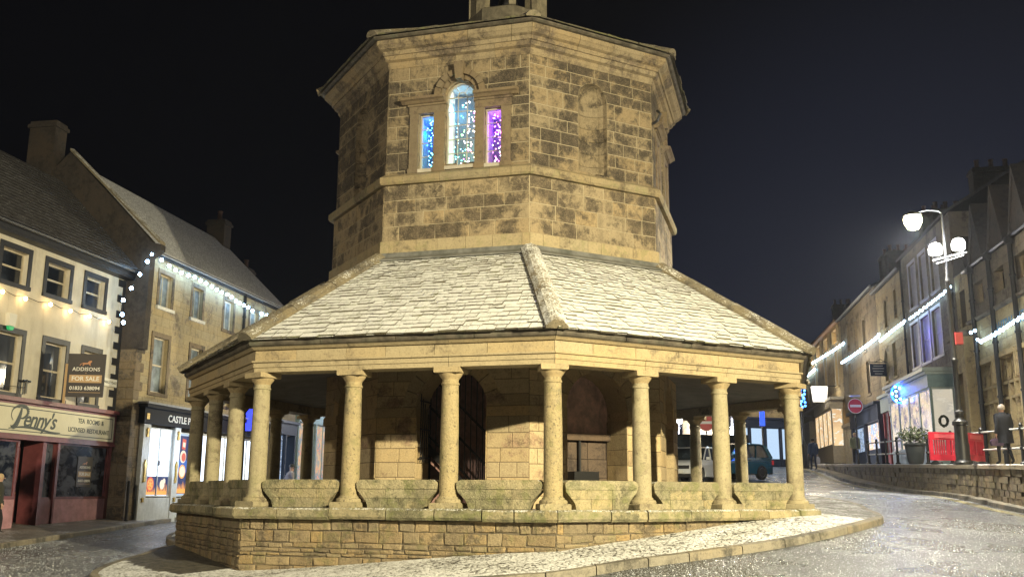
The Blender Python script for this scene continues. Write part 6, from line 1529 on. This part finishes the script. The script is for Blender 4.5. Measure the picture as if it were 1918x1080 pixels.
# ------------------------------------------------------------------ parked cars
M_tyre = plain('tyre_rubber', (0.015,0.015,0.016), .8); M_rim = plain('alloy_rim', (0.45,0.46,0.48), .3, .9)
M_cglass = glass_dark('car_glass', (0.01,0.013,0.016), .05); M_trim = plain('black_trim', (0.012,0.012,0.013), .5)
M_tail = emit('tail_lamp', (0.7,0.02,0.03), .35); M_head = plain('headlamp_glass', (0.6,0.62,0.65), .1)
def car(name, label, loc, az, paint, roofm, L=4.2, W=1.80, H=1.62, suv=True, van=False):
    t = thing(name, label, 'car' if not van else 'van', loc); t.rotation_euler.z = az; wb = L*.60; xr, xf = -wb/2-.02, wb/2+.02; wr = .34 if suv else .31; cl = .24 if suv else .18
    def arch(xc, r, zb): return [(xc + math.cos(PI-PI*i/10)*r, zb + math.sin(PI*i/10)*r) for i in range(11)]
    belt = H*.60; ra = wr+.06
    lower = [(-L/2+.04,cl+.10),(xr-ra,cl)] + arch(xr, ra, wr*.75) + [(xr+ra,cl),(xf-ra,cl)] + arch(xf, ra, wr*.75) + [(xf+ra,cl),(L/2-.06,cl+.06),(L/2,cl+.30),(L/2-.03,belt-.28),(L/2-.25,belt-.12),(L/2-1.05,belt+.02),(-L/2+.10,belt+.06),(-L/2-.0,belt-.20),(-L/2+.02,cl+.35)]
    if van: belt = H*.55; lower = [(-L/2,cl),(xr-ra,cl)] + arch(xr, ra, wr*.75) + [(xr+ra,cl),(xf-ra,cl)] + arch(xf, ra, wr*.75) + [(xf+ra,cl),(L/2-.02,cl+.1),(L/2,cl+.5),(L/2-.2,belt-.1),(L/2-.8,belt),(-L/2,belt)]
    b = MB(); n = len(lower); secs = [(-W/2+.0,.94),(-W/2+.0,1),(-W/2+.10,1.0),(W/2-.10,1.0),(W/2,1),(W/2,.94)]
    cx, cz = 0, (cl+belt)/2
    def ring(y, k, inset=0): return [(x*(1-.02*inset), y, cz+(z-cz)*(1-.03*inset)) for x, z in lower]
    rings = [ring(-W/2, 0, 2.2), ring(-W/2+.03, 0, .6), ring(-W/2+.16, 0, 0), ring(W/2-.16, 0, 0), ring(W/2-.03, 0, .6), ring(W/2, 0, 2.2)]
    vs = [p for r in rings for p in r]; fs = [tuple(range(n)), tuple(range(5*n, 6*n))[::-1]]
    for i in range(5):
        for j in range(n): fs.append((i*n+j, i*n+(j+1) % n, (i+1)*n+(j+1) % n, (i+1)*n+j))
    b.add(vs, fs); bd = b.build('body', [paint], t, smooth=True, local=True)
    xw0, xw1 = (L/2-1.05, L/2-1.85) if not van else (L/2-.8, L/2-1.3)     # windscreen base, top
    xb1, xb0 = (-L/2+.45, -L/2+.12) if not van else (-L/2+.1, -L/2+.02)
    cab = [(xw0,belt-.02),(xw1,H-.06),(xw1-.3,H),(xb1+.3,H-.01),(xb1,H-.08),(xb0,belt)]
    def cring(y, z_in): return [(x, y*(1-.16*max(0,(z-belt)/(H-belt))), z) for x, z in cab]
    b = MB(); m = len(cab); r0, r1 = cring(-W/2+.06,0), cring(W/2-.06,0)
    b.add(r0+r1, [tuple(range(m)), tuple(range(m,2*m))[::-1]] + [(i,(i+1)%m,m+(i+1)%m,m+i) for i in range(m)]); b.build('glasshouse', [M_cglass], t, local=True)
    b = MB()   # roof skin and pillars
    rr = [(x, z) for x, z in cab[1:5]]
    b.add([(x, y*(1-.16*(z-belt)/(H-belt)), z+.012) for y in (-W/2+.05, W/2-.05) for x, z in rr], [(0,1,5,4),(1,2,6,5),(2,3,7,6)])
    for sgn in (-1, 1):
        def yy(z): return sgn*(W/2-.045)*(1-.16*max(0,(z-belt)/(H-belt)))
        for (x0,z0),(x1,z1),w in (((xw0,belt),(xw1,H-.05),.045),((xb0+.02,belt),(xb1,H-.06),.16 if not van else .8),((-.15,belt),(-.25,H-.05),.05),((-L/2+1.25,belt),(-L/2+1.05,H-.03),.05)):
            b.tube([(x0,yy(z0),z0),(x1,yy(z1),z1)], w*.6, 6)
        b.tube([(xw1,yy(H-.05),H-.05),(xw1-.3,yy(H),H-.01),(xb1+.3,yy(H),H-.02),(xb1,yy(H-.08),H-.08)], .04, 6)
    b.build('roof_panel', [roofm], t, smooth=True, local=True)
    for x in (xr, xf):
        for sgn in (-1, 1):
            Mw = Matrix.Translation((x, sgn*(W/2-.11), wr)) @ Matrix.Rotation(sgn*PI/2, 4, 'X').inverted()
            b = MB(); b.lathe([(wr*.62,-.09),(wr*.97,-.10),(wr,-.07),(wr,.07),(wr*.97,.10),(wr*.64,.105),(wr*.62,.06)], 28, 0, .5, Mw); w = b.build('wheel', [M_tyre], t, smooth=True, local=True)
            b = MB(); b.lathe([(wr*.64,.02),(wr*.64,.09),(wr*.60,.095),(wr*.58,.03),(.01,.03)], 24, 0, .5, Mw)
            for i in range(5):
                a = 2*PI*i/5; b.prism([(math.cos(a-.16)*wr*.6,math.sin(a-.16)*wr*.6),(math.cos(a+.16)*wr*.6,math.sin(a+.16)*wr*.6),(math.cos(a+.5)*.05,math.sin(a+.5)*.05),(math.cos(a-.5)*.05,math.sin(a-.5)*.05)], -.085, -.05, 0, .5, Mw @ Matrix.Rotation(PI/2, 4, 'X'))
            b.build('rim', [M_rim], w, local=True)
    for sgn in (-1, 1):
        b = MB(); b.box(-L/2-.012, -L/2+.16, sgn*(W/2-.30) - .17, sgn*(W/2-.30) + .30 if sgn > 0 else sgn*(W/2-.30)+.17, belt-.28, belt-.08); b.build('tail_light', [M_tail], t, local=True)
        b = MB(); b.prism([(L/2-.42,belt-.16),(L/2-.10,belt-.22),(L/2+.01,belt-.38),(L/2-.12,belt-.40),(L/2-.38,belt-.27)], sgn*(W/2-.02), sgn*(W/2-.42)); b.build('headlight', [M_head], t, local=True)
        b = MB(); b.box(xw0-.42, xw0-.25, sgn*(W/2), sgn*(W/2+.17), belt+.02, belt+.14) if sgn > 0 else b.box(xw0-.42, xw0-.25, -(W/2+.17), -(W/2), belt+.02, belt+.14); b.build('mirror', [paint], t, local=True)
        b = MB(); b.box(-.45, -.28, sgn*W/2-.01, sgn*W/2+.02, belt-.12, belt-.09); b.build('door_handle', [M_trim], t, local=True)
    b = MB(); b.box(L/2-.02, L/2+.015, -.26, .26, cl+.14, cl+.25); b.build('number_plate', [plain('plate_white', (.6,.6,.55), .4)], t, local=True)
    b = MB(); b.box(L/2-.03, L/2+.012, -W*.3, W*.3, cl+.32, cl+.46); b.build('grille', [M_trim], t, local=True); b = MB(); b.box(L/2-.05, L/2+.02, -W/2+.1, W/2-.1, cl+.0, cl+.12); b.build('front_bumper', [M_trim], t, local=True); b = MB(); b.box(-L/2-.02, -L/2+.05, -W/2+.1, W/2-.1, cl+.02, cl+.25)
    b.build('rear_bumper', [M_trim], t, local=True)
    return t
def pl_car(u, Y, dz=0): p = at_y(u, 870, Y); p.z = G(p.x, Y) + dz; return p
P_teal = plain('teal_metallic', (0.006,0.09,0.17), .25, .4, coat=.8); P_white = plain('white_car_paint', (0.60,0.62,0.64), .3, coat=.6); P_blk = plain('black_van_paint', (0.012,0.013,0.016), .3, coat=.6)
c_ = car('parked_car', 'dark teal blue SUV parked behind the right hand arcade columns', pl_car(1366, 45.5, .02), math.radians(180+38), P_teal, P_teal, 4.2, 1.8, 1.62)
c_ = car('parked_car', 'white car facing the camera parked left of the teal SUV', pl_car(1296, 42.5, .02), math.radians(180+62), P_white, P_white, 4.0, 1.7, 1.46, suv=False)
c_ = car('parked_van', 'black van parked behind the white car', pl_car(1292, 50, .02), math.radians(180+8), P_blk, P_blk, 4.9, 1.9, 1.95, van=True)
# ------------------------------------------------------------------ people
def skin_mesh(name, verts, edges, radii, mats, parent, matfn=None, sub=2, root=0):
    me = bpy.data.meshes.new(name); me.from_pydata(verts, edges, []); o = bpy.data.objects.new('tmp', me); COL.objects.link(o)
    md = o.modifiers.new('Skin', 'SKIN'); md.use_smooth_shade = True
    sk = me.skin_vertices[0].data if me.skin_vertices else None
    if sk is None:
        bpy.context.view_layer.objects.active = o; me.attributes  # created with the modifier
    for i, r in enumerate(radii):
        r = (r, r) if not isinstance(r, tuple) else r
        me.skin_vertices[0].data[i].radius = r
    me.skin_vertices[0].data[root].use_root = True
    s_ = o.modifiers.new('Sub', 'SUBSURF'); s_.levels = sub; s_.render_levels = sub
    dg = bpy.context.evaluated_depsgraph_get(); dg.update(); m2 = bpy.data.meshes.new_from_object(o.evaluated_get(dg)); bpy.data.objects.remove(o)
    m2.name = name; m2.materials.clear()
    for m in mats: m2.materials.append(m)
    m2.polygons.foreach_set('use_smooth', [True]*len(m2.polygons))
    if matfn:
        for p in m2.polygons: p.material_index = matfn(p.center)
    q = bpy.data.objects.new(name, m2); COL.objects.link(q); q.parent = parent; return q
M_skin = plain('skin', (0.50,0.30,0.22), .6)
def person(label, loc, az, h, coat, legs, hair, stride=.28, long_coat=True, bald=False, hat=None, bag=None, group=None, armsw=.12, lean=.0, bulk=1.0):
    "stands at the origin facing +y, then turned by az"
    k = h/1.75; t = thing('person', label, 'person', loc, group); t.rotation_euler.z = az
    S = stride
    V = {'pel':(0,0,.93),'wst':(0,.01+lean*.3,1.08),'chs':(0,.01+lean*.7,1.32),'nck':(0,.0+lean,1.49),'hd0':(0,.03+lean*1.1,1.56),'hd1':(0,.03+lean*1.1,1.66),'hd2':(0,.02+lean*1.1,1.71),
         'hl':(-.10,0,.88),'kl':(-.105,.05+S*.35,.49),'al':(-.10,S*.55,.09),'tl':(-.12,S*.55+.15,.035),
         'hr':(.10,0,.88),'kr':(.105,.04-S*.15,.49),'ar':(.10,-S*.65,.10),'tr':(.12,-S*.65+.14,.035),
         'sl':(-.19,lean*.8,1.43),'el':(-.25,-.06-armsw*.5+lean,1.15),'wl':(-.27,.02-armsw+lean,.90),'pl':(-.27,.03-armsw+lean,.84),
         'sr':(.19,lean*.8,1.43),'er':(.25,-.05+armsw*.3+lean,1.15),'wr':(.27,.06+armsw+lean,.90),'pr':(.27,.08+armsw+lean,.84)}
    R = {'pel':(.14,.10),'wst':(.13,.095),'chs':(.155,.11),'nck':.055,'hd0':.072,'hd1':(.082,.098),'hd2':(.065,.08),'hl':.085,'kl':.058,'al':.042,'tl':(.04,.03),'hr':.085,'kr':.058,'ar':.042,'tr':(.04,.03),
         'sl':.06,'el':.042,'wl':.028,'pl':(.035,.02),'sr':.06,'er':.042,'wr':.028,'pr':(.035,.02)}
    E = [('pel','wst'),('wst','chs'),('chs','nck'),('nck','hd0'),('hd0','hd1'),('hd1','hd2'),('pel','hl'),('hl','kl'),('kl','al'),('al','tl'),('pel','hr'),('hr','kr'),('kr','ar'),('ar','tr'),('chs','sl'),('sl','el'),('el','wl'),('wl','pl'),('chs','sr'),('sr','er'),('er','wr'),('wr','pr')]
    # five fingers on each hand
    for sd, sg in (('l',-1),('r',1)):
        w = V['p'+sd]
        for i, (dx, ln) in enumerate(((-.024,.065),(-.008,.075),(.008,.072),(.022,.055))):
            a = 'f%s%d' % (sd, i); V[a+'a'] = (w[0]+dx*.3, w[1]+dx, w[2]-.03); V[a+'b'] = (w[0]-sg*.012+dx*.3, w[1]+dx, w[2]-.03-ln); R[a+'a'] = .010; R[a+'b'] = .008; E += [('p'+sd, a+'a'), (a+'a', a+'b')]
        V['t%sa'%sd] = (w[0]-sg*.02, w[1]+.03, w[2]+.015); V['t%sb'%sd] = (w[0]-sg*.03, w[1]+.045, w[2]-.03); R['t%sa'%sd] = .011; R['t%sb'%sd] = .009; E += [('p'+sd,'t%sa'%sd),('t%sa'%sd,'t%sb'%sd)]
    ks = list(V); ix = {n: i for i, n in enumerate(ks)}
    vs = [tuple(c*k for c in V[n]) for n in ks]; rs = [tuple(c*k for c in (R[n] if isinstance(R[n], tuple) else (R[n],)*2)) for n in ks]
    M_shoe = plain('black_shoes', (0.015,0.015,0.015), .5)
    def mf(c):
        z = c.z/k
        if z < .11: return 2
        if z > 1.47: return 0
        if z < .92 and abs(c.x)/k > .215: return 0
        return 1
    skin_mesh('body', vs, [(ix[a], ix[b_]) for a, b_ in E], rs, [M_skin, legs, M_shoe], t, mf)
    # coat over torso, arms and (long) skirt
    zs = .62 if long_coat else .86
    b = MB(); prof = []
    for z, a, c, y in ((zs,.235,.185,0),(zs+.12,.225,.175,0),(.93,.215,.165,0),(1.08,.205,.150,lean*.3),(1.25,.225,.155,lean*.6),(1.38,.235,.145,lean*.8),(1.45,.19,.115,lean*.9),(1.49,.10,.085,lean),(1.53,.075,.075,lean)):
        if z < zs-1e-6: continue
        prof.append([(math.cos(2*PI*i/20)*a*k*bulk, (math.sin(2*PI*i/20)*c*bulk+y)*k, z*k) for i in range(20)])
    vv = [p for r_ in prof for p in r_]; m = 20; fs = [tuple(range(m))[::-1], tuple(range((len(prof)-1)*m, len(prof)*m))]
    for i in range(len(prof)-1):
        for j in range(m): fs.append((i*m+j, i*m+(j+1)%m, (i+1)*m+(j+1)%m, (i+1)*m+j))
    b.add(vv, fs)
    for s_, e_, w_ in (('sl','el','wl'),('sr','er','wr')):
        q = [Vector(V[n])*k for n in (s_, e_, w_)]; b.tube([q[0]*1.0 + Vector((-q[0].x*.25,0,.01)), q[0], q[0].lerp(q[1],.5), q[1], q[1].lerp(q[2],.6), q[2]], [.08*k,.088*k,.075*k,.066*k,.058*k,.052*k], 10)
    co = b.build('coat', [coat], t, smooth=True, local=True)
    # hair / hat
    hc = Vector(V['hd1'])*k
    b = MB()
    if hat: b.lathe([(.112*k,.0),(.112*k,.03*k),(.10*k,.08*k),(.05*k,.115*k),(.005,.12*k)], 16, 0, .5, Matrix.Translation(hc + Vector((0,0,.01)))); b.box(-.07*k,.07*k,.08*k,.19*k,-.0,.012, 0, .5, Matrix.Translation(hc + Vector((0,0,.01)))); b.build('cap', [hat], t, smooth=True, local=True)
    else:
        b.lathe([(.088*k,-.06*k),(.100*k,-.02*k),(.103*k,.03*k),(.085*k,.08*k),(.045*k,.108*k),(.004,.115*k)], 18, 0, .5, Matrix.Translation(hc + Vector((0,-.022*k,0)))); b.build('hair', [hair], t, smooth=True, local=True)
    # face: nose and ears (small but there)
    b = MB(); b.ball(hc + Vector((0,.105*k,-.03*k)), .016*k, 6); 
    for sg in (-1,1): b.ball(hc + Vector((sg*.088*k,.0,-.02*k)), .02*k, 6, sz=1.4)
    b.build('face', [M_skin], t, smooth=True, local=True)
    if bag:
        hp = Vector(V['pl' if bag[1] < 0 else 'pr'])*k; b = MB(); bz = bag[2]
        b.add([(hp.x+x*bz[0], hp.y+y*bz[1], hp.z-.08-z) for z, f_ in ((0,.55),(bz[2]*.4,1),(bz[2],.9)) for x, y in ((-f_,-f_),(f_,-f_),(f_,f_),(-f_,f_))], [(0,1,2,3),(4,5,1,0),(5,6,2,1),(6,7,3,2),(7,4,0,3),(8,9,5,4),(9,10,6,5),(10,11,7,6),(11,8,4,7),(11,10,9,8)])
        b.tube([hp + Vector((-bz[0]*.4,0,-.08)), hp + Vector((0,0,.0)), hp + Vector((bz[0]*.4,0,-.08))], .006, 5)
        R_ = t.matrix_basis.to_3x3() if False else Matrix.Rotation(az, 3, 'Z')
        o = b.build('carrier_bag', [bag[0]], None, local=True); o.location = loc; o.rotation_euler.z = az; tag(o, bag[3], 'bag')
    return t
D_coat = plain('navy_coat', (0.012,0.014,0.022), .85, var=.3); D_trou = plain('dark_trousers', (0.012,0.012,0.015), .85)
M_grey = plain('white_hair', (0.42,0.37,0.33), .8); M_dkh = plain('dark_hair', (0.02,0.015,0.012), .7)
p = at_y(1886, 870, 29.0); p.z = PZ(p)+.035
person('person in a long dark coat with pale hair walking away on the raised pavement', p, math.radians(8), 1.74, D_coat, D_trou, M_grey, .30, bag=(plain('plum_bag', (0.10,0.06,0.11), .6, var=.4), -1, (.20,.05,.22), 'plum bag hanging from the hand of the person in the dark coat'), armsw=.05, bulk=1.17)
p = at_y(1524, 860, 56.0); p.z = at_y(1524, 861.5, 56.0).z; p.z = G(p.x, 56)+.13 if p.x < wx(56)+.3 else PZ(p)+.03
person('person in a blue jacket walking away beside the distant lamp post', p, math.radians(6), 1.76, plain('blue_jacket', (0.02,0.04,0.10), .8), plain('blue_jeans', (0.02,0.035,0.08), .8), M_dkh, .12, long_coat=False, bag=(plain('white_carrier', (0.55,0.55,0.6), .5), 1, (.13,.08,.40), 'white carrier bag held by the distant person in the blue jacket'), armsw=.02)
p = at_y(1603, 850, 55.0); p.z = PZ(p)+.03
person('person in a pale green jacket behind the no entry sign post', p, math.radians(175), 1.72, plain('sage_jacket', (0.20,0.22,0.13), .8), D_trou, plain('fair_hair', (0.5,0.36,0.2), .7), .15, long_coat=False)
p = at_y(-12, 1000, 27.2); q = FL.inverted() @ p; p.z = G(p.x, p.y)+.16
person('person in a dark olive coat on the pavement by the tea room', p, math.radians(-75), 1.62, plain('olive_coat', (0.035,0.035,0.022), .85), D_trou, plain('fair_hair', (0.5,0.36,0.2), .7), .22, long_coat=False)
p = at_y(541, 900, 38.0); p.z = G(p.x, 38)+.02
person('person in a grey top and dark cap glimpsed between the left arcade columns', p, math.radians(-60), 1.78, plain('grey_sweater', (0.20,0.19,0.22), .85), D_trou, M_dkh, .2, long_coat=False, hat=M_charc, lean=.06, armsw=.2)
# ------------------------------------------------------------------ frost grains on the wet road: they catch the lamp light
M_fr = plain('frost_grain', (0.60,0.63,0.68), .2)
def grains(name, n, poly, smin, smax, mat, dz=0.0, seed=3):
    rg = np.random.default_rng(seed); P = np.array(poly, float); lo_, hi_ = P.min(0), P.max(0)
    q = lo_ + rg.random((n*3, 2))*(hi_-lo_)
    ins = np.zeros(len(q), bool); j = len(P)-1
    for i in range(len(P)):
        c = ((P[i,1] > q[:,1]) != (P[j,1] > q[:,1])) & (q[:,0] < (P[j,0]-P[i,0])*(q[:,1]-P[i,1])/(P[j,1]-P[i,1]+1e-12)+P[i,0]); ins ^= c; j = i
    r = np.hypot(q[:,0]-CX, q[:,1]-CY); an = np.arctan2(q[:,0]-CX, -(q[:,1]-CY)); kr = np.interp((an+PI)/(2*PI)*NA, range(NA+1), sm+[sm[0]]); ins &= r > kr+0.05
    # patchy: more grains where the traffic has not polished the road
    w = 0.55 + 0.45*np.sin(q[:,0]*0.9+np.sin(q[:,1]*0.35)*2)*np.sin(q[:,1]*0.5+1.3)
    ins &= rg.random(len(q)) < np.clip(w, .15, 1)
    q = q[ins][:n]; m = len(q); z = Gv(q[:,0], q[:,1]) + dz
    s = smin + (smax-smin)*rg.random(m)**2; a = rg.random(m)*2*PI
    V = np.zeros((m, 4, 3))
    for k in range(3):
        V[:,k,0] = q[:,0] + np.cos(a+k*2.094)*s*.6; V[:,k,1] = q[:,1] + np.sin(a+k*2.094)*s*.6; V[:,k,2] = z - .004
    V[:,3,0] = q[:,0] + (rg.random(m)-.5)*s*.5; V[:,3,1] = q[:,1] + (rg.random(m)-.5)*s*.5; V[:,3,2] = z + s*.75
    b0 = np.arange(m)[:,None]*4; F_ = np.concatenate([b0+np.array([[0,1,3]]), b0+np.array([[1,2,3]]), b0+np.array([[2,0,3]])])
    me = bpy.data.meshes.new(name); me.from_pydata(V.reshape(-1,3).tolist(), [], F_.tolist()); me.materials.append(mat)
    o = bpy.data.objects.new(name, me); COL.objects.link(o); tag(o, kind='stuff'); return o
grains('frost_grains', 45000, [(-1,11.5),(9,11.5),(12.5,19),(13.6,27.3),(15.1,38),(12.5,38),(8,27)], .009, .022, M_fr, .0, 3)
grains('frost_grains', 22000, [(-12,12),(-4.5,12),(-9,30),(-9.5,38),(-10.8,34),(-12.3,27),(-13.8,21)], .009, .020, M_fr, .0, 4)
# ------------------------------------------------------------------ thin mist that makes the lamps glow
hb = MB().box(-70, 70, -12, 105, -4, 30).build('haze', M_iron, None); tag(hb, kind='stuff')
hm = bpy.data.materials.new('thin_night_mist'); hm.use_nodes = True; t_ = hm.node_tree; t_.nodes.clear()
o_ = N(t_, 'ShaderNodeOutputMaterial'); v_ = N(t_, 'ShaderNodeVolumePrincipled'); v_.inputs['Color'].default_value = (.80,.86,1.0,1); v_.inputs['Density'].default_value = 0.00045; v_.inputs['Anisotropy'].default_value = .5
t_.links.new(v_.outputs[0], o_.inputs['Volume']); hb.data.materials.clear(); hb.data.materials.append(hm)
scene.cycles.volume_bounces = 0
